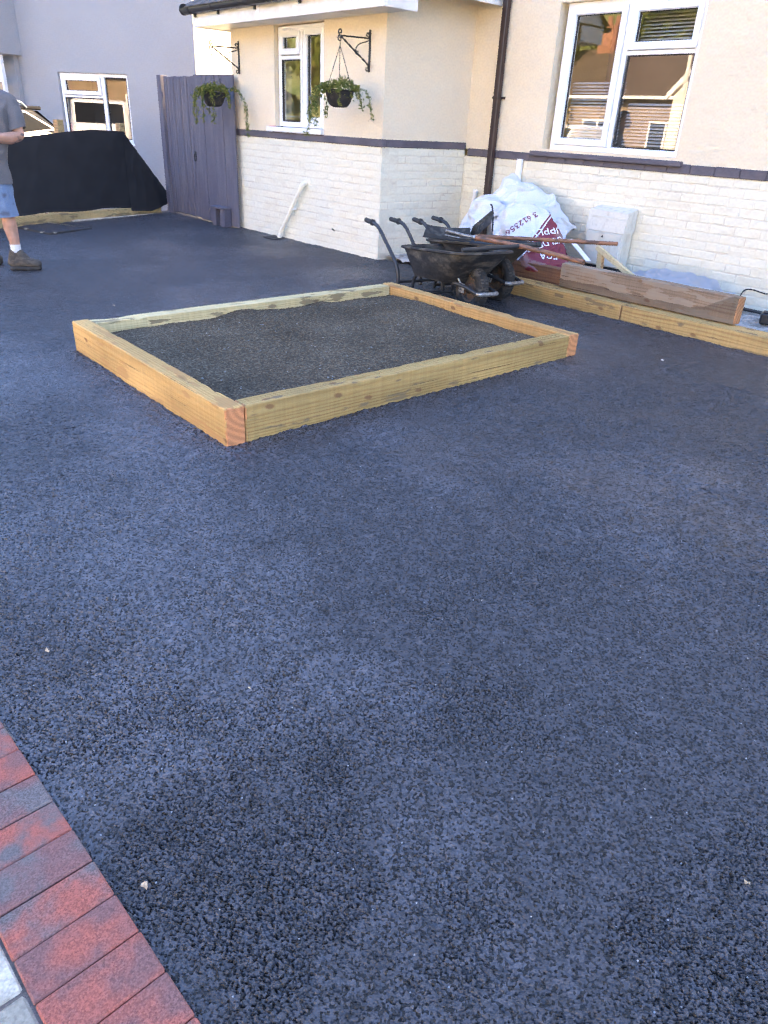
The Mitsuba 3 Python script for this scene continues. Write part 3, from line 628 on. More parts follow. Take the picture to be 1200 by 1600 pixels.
for i in range(n): part(pan, 'board', cham(xs[i] + .003, xs[i + 1] - .003, GY - .030 + .0025 * (i % 2), GY - .006, .008, 1.795 - .003 * i, .003), 'mat_purple_wood')
for z in (.3, 1.5): part(pan, 'rail', cham(-10.18, -9.32, GY - .005, GY + .035, z, z + .09, .004), 'mat_purple_wood')
hb = thing('timber_box', 'little purple timber box with a dark slot at the foot of the side panel', 'box')
part(hb, 'side', cham(-9.665, -9.575, GY - .14, GY - .034, -.005, .215, .004), 'mat_purple_wood'); part(hb, 'side', cham(-9.455, -9.335, GY - .14, GY - .034, -.005, .215, .004), 'mat_purple_wood')
part(hb, 'lid', cham(-9.70, -9.335, GY - .165, GY - .034, .218, .245, .004), 'mat_purple_wood'); part(hb, 'back', box(-9.573, -9.457, GY - .06, GY - .034, 0, .214), 'mat_gasket')

# ------------------------------------------------------------------ fabric fence along the boundary
f0 = np.array([FX0, FY0, 0.0]); fd = np.array([.306, -.952, 0]); fn = np.array([.952, .306, 0])
MF = frame_of(f0, fd, [0, 0, 1], -fn)       # (s, z, behind)
fen = thing('fabric_fence', 'black membrane fabric stretched over timber posts beside the tarmac', 'fence')
for s, zt in ((.655, 1.175), (1.655, 1.19), (2.9, 1.12)):
    part(fen, 'post', tr(cham(s - .05, s + .045, -.3, zt, .035, .125, .006), MF), 'mat_wood_f')
def fab(ss, top, bot, amp, seed, dep=lambda s, q: 0 * q):
    P = []
    for s in ss:
        q = np.linspace(0, 1, 40); zt, zb = top(s), bot(s); z = zb + (zt - zb) * q
        P.append(np.stack([np.full(40, s), z, dep(s, q)], 1))
    P = np.array(P); w = meshkit.fbm(np.stack([P[..., 0] * 2.2, P[..., 1] * 1.6, 0 * P[..., 0] + seed], -1), 3, seed)
    fold = (1 - np.abs(2 * meshkit.noise(np.stack([P[..., 0] * 6 + 3 * w + .9 * P[..., 1], P[..., 1] * 1.6, 0 * w], -1), seed) - 1)) ** 3
    P[..., 2] += amp * (w - .5) - .35 * amp * fold
    m = gridmesh(P); m2 = m.copy(); m2.vertices[:, 2] += .003
    return tr(cat(m, m2), MF)
itp = np.interp
part(fen, 'fabric', fab(np.linspace(.66, 3.4, 90), lambda s: itp(s, [.66, .71, 1.2, 1.6, 2.2, 3.4], [1.065, 1.075, 1.085, 1.055, .985, .90]), lambda s: .095 + .01 * math.sin(7 * s), .024, 4), 'mat_fabric_black', smooth=True, label='long black fabric sheet')
part(fen, 'fabric_flap', fab(np.linspace(-.02, .70, 40), lambda s: itp(s, [-.02, .70], [.27, 1.07]), lambda s: itp(s, [-.02, .35, .70], [.115, .03, .045]), .03, 9, lambda s, q: -.012 - .05 * np.sin(np.pi * np.clip((s + .02) / .72, 0, 1)) * (1 - q)), 'mat_fabric_black', smooth=True, label='triangular black fabric flap slanting down to the gate')
def rough_timber(x0, x1, y0, y1, z0, z1, M=None, seed=1, c=.006, amp=.004):
    m = cham(x0, x1, y0, y1, z0, z1, c).subdivide_to_size(.06)
    v = m.vertices; m.vertices = v + (meshkit.fbm(v * [5, 30, 30] if x1 - x0 > y1 - y0 else v * [30, 5, 30], 3, seed)[:, None] - .5) * amp * np.array([1, 1, 1]) * 1.2
    return tr(m, M) if M is not None else m
ft = thing('boundary_timber', 'pale timber sleeper along the foot of the black fabric fence', 'timber')
part(ft, 'sleeper', rough_timber(.12, 3.4, -.3, .085, -.015, .085, MF, 3), 'mat_wood_f')
kerb_s = tr(cham(-.02, 1.75, -.2, -.010, -.075, -.02, .006), MF)
part(ft, 'edging_strip', kerb_s, 'mat_concrete', label='thin grey concrete strip before the timber')

# ------------------------------------------------------------------ manhole tray in the tarmac near the fence
mh = thing('manhole_frame', 'recessed manhole tray with bright steel edges in the tarmac near the fence', 'manhole cover')
Q = [np.array(q + (0,), float) for q in ((-10.42, 2.70), (-10.90, 3.28), (-9.95, 3.66), (-9.60, 2.95))]
Q = [np.array([-10.35, 2.86, 0]), np.array([-10.70, 3.28, 0]), np.array([-9.93, 3.62, 0]), np.array([-9.66, 3.02, 0])]
def bar2(a, b, w, z0, z1):
    d = (b - a) / np.linalg.norm(b - a); nn = np.array([-d[1], d[0], 0]); L = np.linalg.norm(b - a)
    return tr(cham(0, L, -w / 2, w / 2, z0, z1, .002), frame_of(a + [0, 0, gz(*a[:2])], d, nn, [0, 0, 1]))
for i in range(4): part(mh, 'edge', bar2(Q[i], Q[(i + 1) % 4], (.028, .045, .028, .02)[i], -.01, .014), ('mat_iron_dark', 'mat_steel', 'mat_iron_dark', 'mat_iron_dark')[i])
for a, t in ((3, .25), (3, .75), (2, .9)): part(mh, 'lifting_socket', lathe([(0, 0), (.03, 0), (.03, .012), (0, .012)], 16).apply_transform(frame_of(Q[a] + (Q[(a + 1) % 4] - Q[a]) * t + [0, 0, gz(*Q[a][:2]) + .004], [1, 0, 0], [0, 1, 0], [0, 0, 1])), 'mat_steel')
cen = sum(Q) / 4
part(mh, 'infill', tm([cen + (q - cen) * .97 + [0, 0, gz(*q[:2]) + .009] for q in Q], [[0, 1, 2], [0, 2, 3]][::1]), 'mat_asphalt_far')

# ------------------------------------------------------------------ waste pipe on the bay
wp = thing('waste_pipe', 'slanting cream painted waste pipe running down the front of the bay', 'pipe')
pa, pb, pc, pd = np.array([-7.705, BY - .002, .675]), np.array([-7.705, BY - .055, .66]), np.array([-8.17, BY - .055, .085]), np.array([-8.20, BY - .075, -.02])
part(wp, 'pipe', tube(bend([pa, pb, pc, pd], .03), .022, 14), 'mat_render_cream', smooth=50)
part(wp, 'elbow', tube(bend([pa + [.0, .0, 0.002], pb, pb + (pc - pb) * .09], .03), .028, 14), 'mat_render_cream', smooth=50)
part(wp, 'elbow', tube(bend([pc + (pb - pc) * .05, pc, pd + (pc - pd) * .1], .02), .028, 14), 'mat_render_cream', smooth=50)
part(wp, 'clip', tr(cham(-.035, .035, -.02, .04, -.012, .012, .003), frame_of((pb + pc) / 2 + [0, .015, 0], [1, 0, 0], [0, 1, 0], [0, 0, 1])), 'mat_upvc_dirty')
gl = thing('gully_cover', 'small dark gully grid at the foot of the slanting waste pipe', 'drain cover')
part(gl, 'rim', tr(ring(0, .26, 0, .18, .02, -.014, .0, .003), frame_of([-8.36, 5.20, -.002], [1, 0, 0], [0, 1, 0], [0, 0, -1])), 'mat_iron_dark')
for i in range(6): part(gl, 'slat', box(-8.335 + i * .036, -8.318 + i * .036, 5.222, 5.358, .001, .010), 'mat_iron_dark')
single('expansion_bolt', tube([[-7.15, BY - .03, .24], [-7.145, BY + .0, .22], [-7.14, BY + .01, .20]], [.004, .008, .006], 8), 'mat_black_iron', 'small dark bolt sticking out of the white bricks of the bay', 'bolt')

# ------------------------------------------------------------------ hanging baskets and their brackets
def scroll(c, r0, a0, turns, sgn, n=28):
    """A spiral in the bracket's plane (out, z)."""
    a = np.linspace(0, turns * 2 * math.pi, n); rr = r0 * (1 - .72 * a / a[-1])
    return np.stack([c[0] + rr * np.cos(a0 + sgn * a), c[1] + rr * np.sin(a0 + sgn * a)], 1)
def bracket(x, ztop, zbot, label):
    k = thing('wall_bracket', label, 'bracket', 'scrolled iron brackets on the bay')
    Mx = lambda q: np.stack([np.full(len(q), x), BY - np.asarray(q)[:, 0], np.asarray(q)[:, 1]], 1)
    zt, zb, out = ztop - .075, zbot + .055, .372
    part(k, 'plate', cham(x - .011, x + .011, BY - .016, BY - .002, zbot, ztop, .003), 'mat_black_iron')
    part(k, 'arm', tube(Mx([(.014, zt), (out, zt - .008)]), .0068, 8), 'mat_black_iron', smooth=50)
    m = tube(Mx(np.stack([np.linspace(.014, out, 50), np.linspace(zb, zt - .012, 50)], 1)), .0082 + .002 * np.sin(np.linspace(0, 40, 50)), 8)
    part(k, 'strut', m, 'mat_black_iron', smooth=50)
    sc = [scroll((out + .004, zt + .024), .026, -1.2, 1.15, 1), scroll((out + .010, zt - .032), .026, 1.5, 1.15, -1), scroll((.038, zt + .026), .024, math.pi + 1.1, 1.1, -1), scroll((.038, zb - .030), .024, math.pi - 1.1, 1.1, 1)]
    for s in sc: part(k, 'scroll', tube(Mx(s), np.linspace(.0068, .005, len(s)), 7), 'mat_black_iron', smooth=50)
    mid = np.array([(.014, zt - .012), (.07, zt - .035), (.135, zt - .055), (.175, zt - .085), (.185, zt - .125)])
    part(k, 'brace', cat(tube(Mx(spline(mid, 24)), .0052, 8), tube(Mx(scroll((.168, zt - .128), .022, 0, 1.1, -1)), .0048, 7)), 'mat_black_iron', smooth=50)
    return np.array([x, BY - out - .006, zt - .058])
def leaf_quads(P, N, size, r):
    """Leaves as folded blades of four triangles."""
    v, f = [], []
    for p, n, s in zip(P, N, size):
        a = r.normal(size=3); a -= n * (a @ n); a /= np.linalg.norm(a) + 1e-9; b = np.cross(n, a); k = len(v)
        v += [p - a * s, p + b * s * .48 + n * s * .18, p + a * s, p - b * s * .48 + n * s * .18]
        f += [[k, k + 1, k + 2], [k, k + 2, k + 3]]
    return v, f
def basket(hook, wire_z, label, seed, fallen):
    k = thing('hanging_basket', label, 'hanging basket'); r = np.random.default_rng(seed)
    c = np.array([hook[0], hook[1], wire_z])
    prof = [(0.004, -.150), (.06, -.148), (.088, -.136), (.112, -.100), (.130, -.05), (.142, 0), (.150, .004), (.146, -.006), (.134, -.012), (.10, -.03), (.004, -.02)]
    bm = lathe(prof, 40); bm.vertices = bm.vertices + (meshkit.fbm(bm.vertices * 40, 2, seed)[:, None] - .5) * .010; bm.apply_translation(c)
    part(k, 'bowl', bm, 'mat_basket', smooth=60, label='dark fibre basket bowl')
    for a in (.4, 2.5, 4.6):
        e = c + [.145 * math.cos(a), .145 * math.sin(a), .0]; h = hook - [0, 0, .03]
        t = np.linspace(0, 1, 60)[:, None]
        part(k, 'chain', tube(h + (e - h) * t, .0026 + .0016 * np.abs(np.sin(np.arange(60) * math.pi / 2)), 6), 'mat_black_iron')
    part(k, 'hook', tube([hook, hook - [0, 0, .018], hook - [0, 0, .036]], .004, 6), 'mat_black_iron')
    V, F, stems = [], [], []
    n = 540; a = r.uniform(0, 2 * math.pi, n); q = np.sqrt(r.uniform(0, 1, n)) * .200
    bump = .5 + .5 * np.sin(a * 2 + seed) * np.cos(a * 3)
    P = np.stack([c[0] + q * np.cos(a), c[1] + q * np.sin(a), c[2] + .012 + (.070 * bump * (1 - (q / .2) ** 2)) + r.uniform(-.012, .05, n) - np.clip(q - .135, 0, 1) * 1.3 * r.uniform(.3, 1.2, n)], 1)
    N = r.normal(size=(n, 3)) + [0, 0, .9]; N /= np.linalg.norm(N, axis=1, keepdims=True)
    v, f = leaf_quads(P, N, r.uniform(.012, .024, n), r); V += v; F += f
    for (ax, ay, ln, sw) in fallen:
        ln = ln * 1.45; p = c + [ax, ay, .02]; o = np.array([ax, ay, 0]); o /= np.linalg.norm(o); path = [p]
        m = max(8, int(ln / .02))
        for i in range(m):
            t = i / m; p = p + o * .020 * max(0, .85 - 1.5 * t) + np.array([0, 0, .012 - .050 * min(1, t * 2.2)]) * (ln / (m * .038)) + np.array([sw[0], sw[1], 0]) * .012 + r.normal(0, .0035, 3); path.append(p)
        path = np.array(path); path[:, 1] = np.minimum(path[:, 1], BY - .02); stems.append(tube(path, .0018, 5))
        nn = 5 * m; idx = r.integers(0, m, nn); PP = path[idx] + r.normal(0, .012, (nn, 3)); PP[:, 1] = np.minimum(PP[:, 1], BY - .012)
        NN = r.normal(size=(nn, 3)); NN /= np.linalg.norm(NN, axis=1, keepdims=True)
        v, f = leaf_quads(PP, NN, r.uniform(.010, .021, nn), r); f = [[x + len(V) for x in q] for q in f]; V += v; F += f
    part(k, 'foliage', tm(V, F), 'mat_leaf', kind='stuff'); [part(k, 'stem', q_, 'mat_stem') for q_ in stems]
h2 = bracket(-6.588, 2.145, 1.785, 'scrolled black iron bracket near the right corner of the bay')
h1 = bracket(-9.108, 2.140, 1.795, 'scrolled black iron bracket at the left end of the bay, against the sunlit wall')
basket(h2, 1.605, 'hanging basket of trailing ivy before the bay window, right of it', 3, [(-.16, -.05, .22, (-.3, 0)), (-.13, -.10, .30, (-.1, 0)), (.02, -.16, .36, (0, 0)), (.03, -.15, .44, (-.45, 0)), (.13, .05, .20, (.5, .0)), (.14, .09, .26, (.3, .1)), (-.15, .05, .26, (-.5, 0)), (.12, -.10, .16, (.3, 0))])
basket(h1, 1.575, 'hanging basket of pale trailing ivy before the purple side panel', 8, [(-.15, -.08, .34, (-.1, 0)), (-.15, .05, .30, (-.2, 0)), (.02, -.16, .40, (0, 0)), (.08, -.13, .36, (.1, 0)), (.13, -.09, .34, (.05, 0)), (.15, .03, .22, (.5, 0)), (.12, .10, .50, (.15, .1)), (.05, -.14, .22, (.3, 0))])
for x, c, lb in ((-8.42, 'mat_red', 'red pen lying at the left end of the bay window sill'), (-8.27, 'mat_strap', 'dark blue pen lying beside the red one on the bay window sill')): single('pen', tube([[x, BY - .022, BW[2] + .012], [x + .12, BY - .018, BW[2] + .012]], .008, 8), c, lb, 'pen', group='pens on the window sill')

# ------------------------------------------------------------------ raised bed of sleepers
bed = thing('raised_bed', 'rectangular raised bed of new timber sleepers standing in the tarmac', 'raised bed')
ZT = .1365
def sleeper(corners, z0, z1, seed, amp=.005):
    """corners: four (x, y) round the plan; a sawn timber with slightly waney edges."""
    q = np.array(corners, float); o = q[0]; ux = q[1] - q[0]; L = np.linalg.norm(ux); ux /= L; W = np.linalg.norm(q[3] - q[0]); uy = np.array([-ux[1], ux[0]])
    if uy @ (q[3] - q[0]) < 0: uy = -uy
    m = cham(0, L, 0, W, z0, z1, .006).subdivide_to_size(.045); v = m.vertices
    edge = np.minimum(np.minimum(v[:, 1], W - v[:, 1]), np.minimum(z1 - v[:, 2], 1))
    d = (meshkit.fbm(v * [4, 24, 24] + seed * 3.1, 3, seed) - .5) * amp
    chip = np.clip(meshkit.fbm(v * [7, 20, 20] + seed, 3, seed + 5) - .60, 0, 1) * np.exp(-np.maximum(edge, 0) / .010) * .06
    v = v + d[:, None] * [0, 1, 1]; v[:, 2] -= chip; m.vertices = v
    return tr(m, frame_of([o[0], o[1], 0], [ux[0], ux[1], 0], [uy[0], uy[1], 0], [0, 0, 1]) if ux[0] * uy[1] - ux[1] * uy[0] > 0 else frame_of([o[0], o[1], 0], [ux[0], ux[1], 0], [uy[0], uy[1], 0], [0, 0, 1]))
x0, x1, y0, y1, t = -4.754, -2.832, 1.529, 4.239, .104
xb = -4.800
sA = sleeper([(x0, y0), (x1, y0), (x1, y0 + t), (x0, y0 + t)], -.09, ZT, 1)
sC = sleeper([(xb - .005, y1 - t + .022), (x1, y1 - t), (x1, y1), (xb - .005, y1 + .022)], -.06, ZT, 3)
sB = sleeper([(x1, y0 + t + .004), (x1, y1 - t - .002), (x1 - t, y1 - t - .002), (x1 - t, y0 + t + .004)], -.09, ZT - .004, 2)
sD = sleeper([(x0, y0 + t + .003), (xb, y1 - t + .016), (xb + t, y1 - t + .016), (x0 + t, y0 + t + .003)], -.06, ZT - .006, 4, .006)
for s_, m_, lb in ((sA, 'mat_wood_a', 'light tan front left sleeper'), (sB, 'mat_wood_b', 'greenish front right sleeper with knots'), (sC, 'mat_wood_c', 'orange tan sleeper at the right'), (sD, 'mat_wood_d', 'pale weathered back sleeper')):
    s_.fix_normals(); part(bed, 'sleeper', s_, m_, label=lb)
def soil_z(X, Y):
    P = np.stack([X, Y, 0 * X], -1)
    z = .072 + .030 * (meshkit.fbm(P * 2.1, 3, 2) - .5) + .010 * (meshkit.fbm(P * 9, 3, 4) - .5) - .006
    h, g = stones(X, Y, .020); h2, g2 = stones(X + 3, Y, .009)
    rough = np.clip((meshkit.fbm(P * 1.3, 2, 6) - .3) / .3, .3, 1)
    z = z + (.0030 * h + .003 * (g - 1)) * rough + .0022 * h2
    dD = X - (x0 + t)
    heap = np.exp(-np.clip(dD, 0, 9) / .09) * np.clip(meshkit.fbm(P * [1, 2.2, 1], 3, 14) - .44, 0, 1) * .13
    return np.minimum(z + heap, ZT - .004 + .01 * h)
soil = sheet(np.arange(xb + .05, x1 - t + .03, .0075), np.arange(y0 + t - .03, y1 - t + .05, .0075), soil_z)
structure('bed_soil', soil, 'mat_soil', 'dark crumbly soil and tarmac planings filling the raised bed', kind='stuff')

# ------------------------------------------------------------------ timbers at the foot of the main wall
EY = 5.37
te = thing('edging_timber', 'long low timber edging beside the tarmac, left length by the wheelbarrows', 'timber')
part(te, 'sleeper', rough_timber(-5.1, -3.240, EY, EY + .20, -.12, .130, None, 5), 'mat_wood_e1')
te = thing('edging_timber', 'long low timber edging beside the tarmac, right length running out of the picture', 'timber')
part(te, 'sleeper', rough_timber(-3.232, .2, EY + .002, EY + .20, -.12, .128, None, 7), 'mat_wood_e2')
so = thing('loose_sleeper', 'short dark brown damp sleeper lying on the timber edging', 'timber')
part(so, 'sleeper', rough_timber(-3.975, -2.37, 5.50, 5.60, .136, .335, None, 9, .006, .003), 'mat_wood_old')
sr = thing('loose_sleeper', 'reddish brown sleeper behind the timber edging, below the builders bag', 'timber')
part(sr, 'sleeper', rough_timber(-4.78, -3.78, 5.60, 5.70, .02, .262, None, 11), 'mat_wood_red')
def strip_z(X, Y):
    P = np.stack([X, Y, 0 * X], -1); h, g = stones(X, Y, .03)
    return .045 + .05 * (meshkit.fbm(P * 3, 3, 21) - .5) + .012 * h + .006 * (g - 1)
structure('soil_strip', sheet(np.arange(-6.34, -1.2, .02), np.arange(5.52, 6.66, .02), strip_z), 'mat_rubble', 'strip of pale rubble between the timber edging and the wall', kind='stuff')
mb = thing('meter_box', 'white meter box with a dirty lid on the brick wall', 'meter box')
MZ0, MZ1, MY0 = .20, .705, 6.455
body = cham(-4.44, -4.03, MY0 + .02, YB - .012, MZ0, .66, .010)
prof = [(MY0 + .004, .52), (MY0 + .03, .700), (YB - .012, .735), (YB - .012, .52)]
part(mb, 'body', body, 'mat_meter')
part(mb, 'door', cham(-4.435, -4.035, MY0, MY0 + .019, MZ0 + .01, .515, .006), 'mat_meter')
part(mb, 'lid', tr(prism(prof, -4.45, -4.02), frame_of([0, 0, 0], [0, 1, 0], [0, 0, 1], [1, 0, 0])), 'mat_meter_top', label='grey sloping lid with dirt streaks')
part(mb, 'lock', lathe([(0, 0), (.010, 0), (.010, .004), (0, .004)], 16).apply_transform(frame_of([-4.245, MY0 - .001, .475], [1, 0, 0], [0, 0, 1], [0, -1, 0])), 'mat_gasket')
part(mb, 'skirt', box(-4.43, -4.04, MY0 + .03, YB - .012, .08, MZ0 - .003), 'mat_gasket')
bt = thing('wood_batten', 'upright offcut of pale batten leaning before the meter box', 'batten')
part(bt, 'batten', tr(cham(-.028, .028, -.02, .02, 0, .30, .003), frame_of([-3.915, 6.02, .115], [1, 0, .02], [0, 1, .1], [-.02, -.1, 1])), 'mat_batten')
bt = thing('wood_batten', 'thin green treated batten slanting down from the shovel handle to the sleeper', 'batten')
pA, pB = np.array([-3.93, 5.98, .425]), np.array([-3.42, 5.78, .275]); dd = (pB - pA) / np.linalg.norm(pB - pA); nn = np.cross(dd, [0, 1, 0]); nn /= np.linalg.norm(nn)
part(bt, 'batten', tr(cham(-.05, np.linalg.norm(pB - pA) + .05, -.016, .016, -.022, .022, .003), frame_of(pA, dd, np.cross(nn, dd), nn)), 'mat_batten')
single('plastic_strip', cham(-5.545, -5.478, YB - .045, YB - .015, .45, 1.075, .004), 'mat_upvc', 'white plastic strip standing upright against the wall behind the builders bags', 'plastic strip')
ts = thing('wall_pipe', 'short stub of white pipe on the wall left of the downpipe', 'pipe')
part(ts, 'pipe', tube([[-6.12, YB - .04, .56], [-6.085, YB - .05, .70]], .022, 14), 'mat_upvc_dirty', smooth=50); part(ts, 'cap', tube([[-6.085, YB - .05, .70], [-6.080, YB - .052, .725]], .028, 14), 'mat_upvc', smooth=50)
E0s = [[[-3.75 + .95 * i / 4 + .05 * math.sin(j * 2), 5.75 + .68 * j / 3, .13 + .17 * math.sin(math.pi * (i + .4) / 5) * math.sin(math.pi * (j + .6) / 4.2) + (.04 if j == 3 else 0)] for j in range(4)] for i in range(5)]
ps = single('plastic_sheet', patch(E0s, 90, 70, .065, 6.0, 4, .003), 'mat_poly', 'crumpled clear plastic sheet behind the damp sleeper', 'plastic sheet', smooth=True)
cb = thing('black_junction_box', 'small black plastic box on the ground by the wall at the right edge', 'box')
part(cb, 'box', tr(cham(-.07, .07, -.05, .05, 0, .085, .010), frame_of([-2.40, 6.20, .055], [.9, .43, 0], [-.43, .9, 0], [0, 0, 1])), 'mat_black_pvc'); part(cb, 'lid', tr(cham(-.055, .055, -.035, .035, .087, .097, .004), frame_of([-2.40, 6.20, .055], [.9, .43, 0], [-.43, .9, 0], [0, 0, 1])), 'mat_iron_dark')
single('ribbed_conduit', tube(np.stack([np.linspace(-3.6, -1.3, 260), 6.42 + .02 * np.sin(np.linspace(0, 5, 260)), np.full(260, .085)], 1), .012 + .003 * (np.arange(260) % 2), 10), 'mat_black_pvc', 'black ribbed conduit lying along the foot of the wall', 'conduit')
single('wall_cable', tube(spline([[-2.47, YB - .006, .40], [-2.53, YB - .008, .24], [-2.66, YB - .008, .205], [-2.83, YB - .008, .21], [-2.86, YB - .02, .10]], 40), .005, 7), 'mat_iron_dark', 'thin dark cable curving down the white bricks at the right edge', 'cable')
single('wall_eyelet', tube(np.stack([-4.72 + .02 * np.cos(th), np.full(24, YB - .02), .50 + .03 * np.sin(th)], 1), .004, 6, False), 'mat_worn_steel', 'small metal eyelet on the wall above the white sack', 'eyelet')

# ------------------------------------------------------------------ builders' bags
def lump(center, size, M, seed, amp, res=5, sq=.75):
    m = trimesh.creation.icosphere(subdivisions=res); v = m.vertices
    s = np.sign(v) * np.abs(v) ** sq; s *= np.array(size)
    w = meshkit.fbm(s * 3 + seed, 3, seed)[:, None]
    q = s * [5, 5, 5] + 1.6 * w
    c1 = 1 - np.abs(2 * meshkit.noise(q, seed) - 1); c2 = 1 - np.abs(2 * meshkit.noise(q * 2.3, seed + 2) - 1)
    s = s + v * (amp * (1.6 * (c1 ** 2 - .4) + .7 * (c2 ** 2 - .4)))[:, None]
    s[:, 2] = np.maximum(s[:, 2], -size[2] * .8)
    m.vertices = s; return tr(m, frame_of(center, *M))
u1, u2 = np.array([.93, -.37, 0]), np.array([.37, .93, 0])
bag = thing('builders_bag', 'full white woven builders bag with maroon print and the number 612356', 'bulk bag')
bm = lump([-4.74, 5.98, .30], (.60, .26, .37), (u1, u2, np.array([0, 0, 1.0])), 12, .046)
# its right shoulder slumps
bv = bm.vertices; sl = (bv - [-4.74, 5.98, .3]) @ u1; bv[:, 2] = np.where(bv[:, 2] > .1, .1 + (bv[:, 2] - .1) * np.clip(1.02 - .62 * np.clip((sl - .02) / .52, 0, 1), .4, 1.1), bv[:, 2]); bm.vertices = bv
part(bag, 'sack', bm, 'mat_sack_print', smooth=True)
e1 = np.array([.76, .65, 0]); vdir = np.array([.62, -.70, .36]); vdir /= np.linalg.norm(vdir); e2 = np.cross(vdir, e1); e2 = np.cross(e1, -vdir); e2 /= np.linalg.norm(e2)
if e2[2] < 0: e2 = -e2
def print_on(m, text, h, a, b, ang, bold=True, lift=.0022):
    """Lettering laid on the bag: the flat glyphs are dropped on the cloth along the bag's outward direction."""
    g = meshkit.text_mesh(text, h, .001, bold); g = g.subdivide_to_size(h * .16); v = g.vertices.copy(); v[:, 0] -= v[:, 0].max() / 2; v[:, 1] -= h / 2
    c, s = math.cos(ang), math.sin(ang); q = np.stack([a + c * v[:, 0] - s * v[:, 1], b + s * v[:, 0] + c * v[:, 1]], 1)
    O = np.array([-4.95, 5.95, .30]) + q[:, :1] * e1 + q[:, 1:] * e2 + vdir * 1.5
    loc, ir, it = m.ray.intersects_location(O, np.tile(-vdir, (len(O), 1)), multiple_hits=False)
    pos = np.full((len(O), 3), np.nan); pos[ir] = loc + vdir * (lift + v[ir, 2:3])
    ok = ~np.isnan(pos).any(1); f = g.faces[ok[g.faces].all(1)]
    return tm(np.nan_to_num(pos), f)
for text, h, a, b, deg, mt in (('3 612356', .052, .075, .150, 218, 'mat_ink'), ('SUPPLY', .070, .345, .085, 196, 'mat_ink_white'), ('BUILDERS', .062, .330, -.045, 205, 'mat_ink_white'), ('ECA', .062, .350, -.175, 188, 'mat_ink_white')):
    g = print_on(bm, text, h, a, b, math.radians(deg))
    if len(g.faces): g.remove_unreferenced_vertices(); part(bag, 'lettering', g, mt, label=f'printed lettering')
w2 = thing('woven_sack', 'empty white woven sack flopped over at the left end of the pile', 'sack')
C = [[[-5.86, 6.02, .06], [-5.80, 6.06, .30], [-5.62, 6.14, .55], [-5.48, 6.24, .60]], [[-5.70, 5.90, .05], [-5.62, 5.92, .34], [-5.50, 5.98, .66], [-5.36, 6.16, .70]], [[-5.48, 5.78, .05], [-5.42, 5.80, .34], [-5.34, 5.86, .62], [-5.20, 6.04, .68]], [[-5.30, 5.76, .06], [-5.26, 5.76, .30], [-5.16, 5.82, .52], [-5.02, 5.98, .58]]]
part(w2, 'cloth', patch(C, 90, 90, .045, 5.5, 6), 'mat_sack', smooth=True)
C = [[[-5.72, 6.05, .28], [-5.56, 6.06, .56], [-5.42, 6.12, .685], [-5.30, 6.26, .62]], [[-5.55, 5.93, .24], [-5.46, 5.93, .50], [-5.36, 5.98, .66], [-5.22, 6.12, .62]], [[-5.44, 5.88, .22], [-5.38, 5.87, .44], [-5.30, 5.90, .56], [-5.2, 6.02, .56]]]
part(w2, 'flap', patch(C, 50, 60, .014, 6, 16), 'mat_sack', smooth=True, label='cream flap folded outwards')
part(w2, 'strap', tube(spline([[-5.22, 5.90, .675], [-5.10, 5.80, .64], [-5.03, 5.74, .56], [-4.985, 5.70, .46]], 30), .008, 8), 'mat_strap', label='black strap')
w3 = thing('thin_sack', 'thin translucent white sack draped over the top of the pile against the wall', 'sack')
C = [[[-5.56, 6.18, .58], [-5.54, 6.28, .72], [-5.49, 6.40, .88], [-5.46, 6.48, .92]], [[-5.27, 6.10, .63], [-5.25, 6.2, .745], [-5.20, 6.36, .81], [-5.16, 6.5, .80]], [[-4.92, 6.08, .64], [-4.92, 6.2, .71], [-4.93, 6.36, .755], [-4.93, 6.5, .74]], [[-4.68, 6.08, .545], [-4.70, 6.2, .585], [-4.73, 6.36, .625], [-4.74, 6.5, .62]], [[-4.40, 6.08, .46], [-4.47, 6.2, .475], [-4.55, 6.34, .49], [-4.60, 6.46, .48]]]
part(w3, 'cloth', patch(C, 130, 90, .060, 5.0, 31, .002), 'mat_sack', smooth=True)
single('plastic_strip', tr(cham(0, .36, -.03, .03, -.003, .003, .001), frame_of([-4.44, 6.22, .435], [.86, -.25, -.42], [.25, .95, 0], [.4, -.1, .9])), 'mat_upvc', 'white plastic strip lying by the meter box at the right end of the sacks', 'plastic strip')

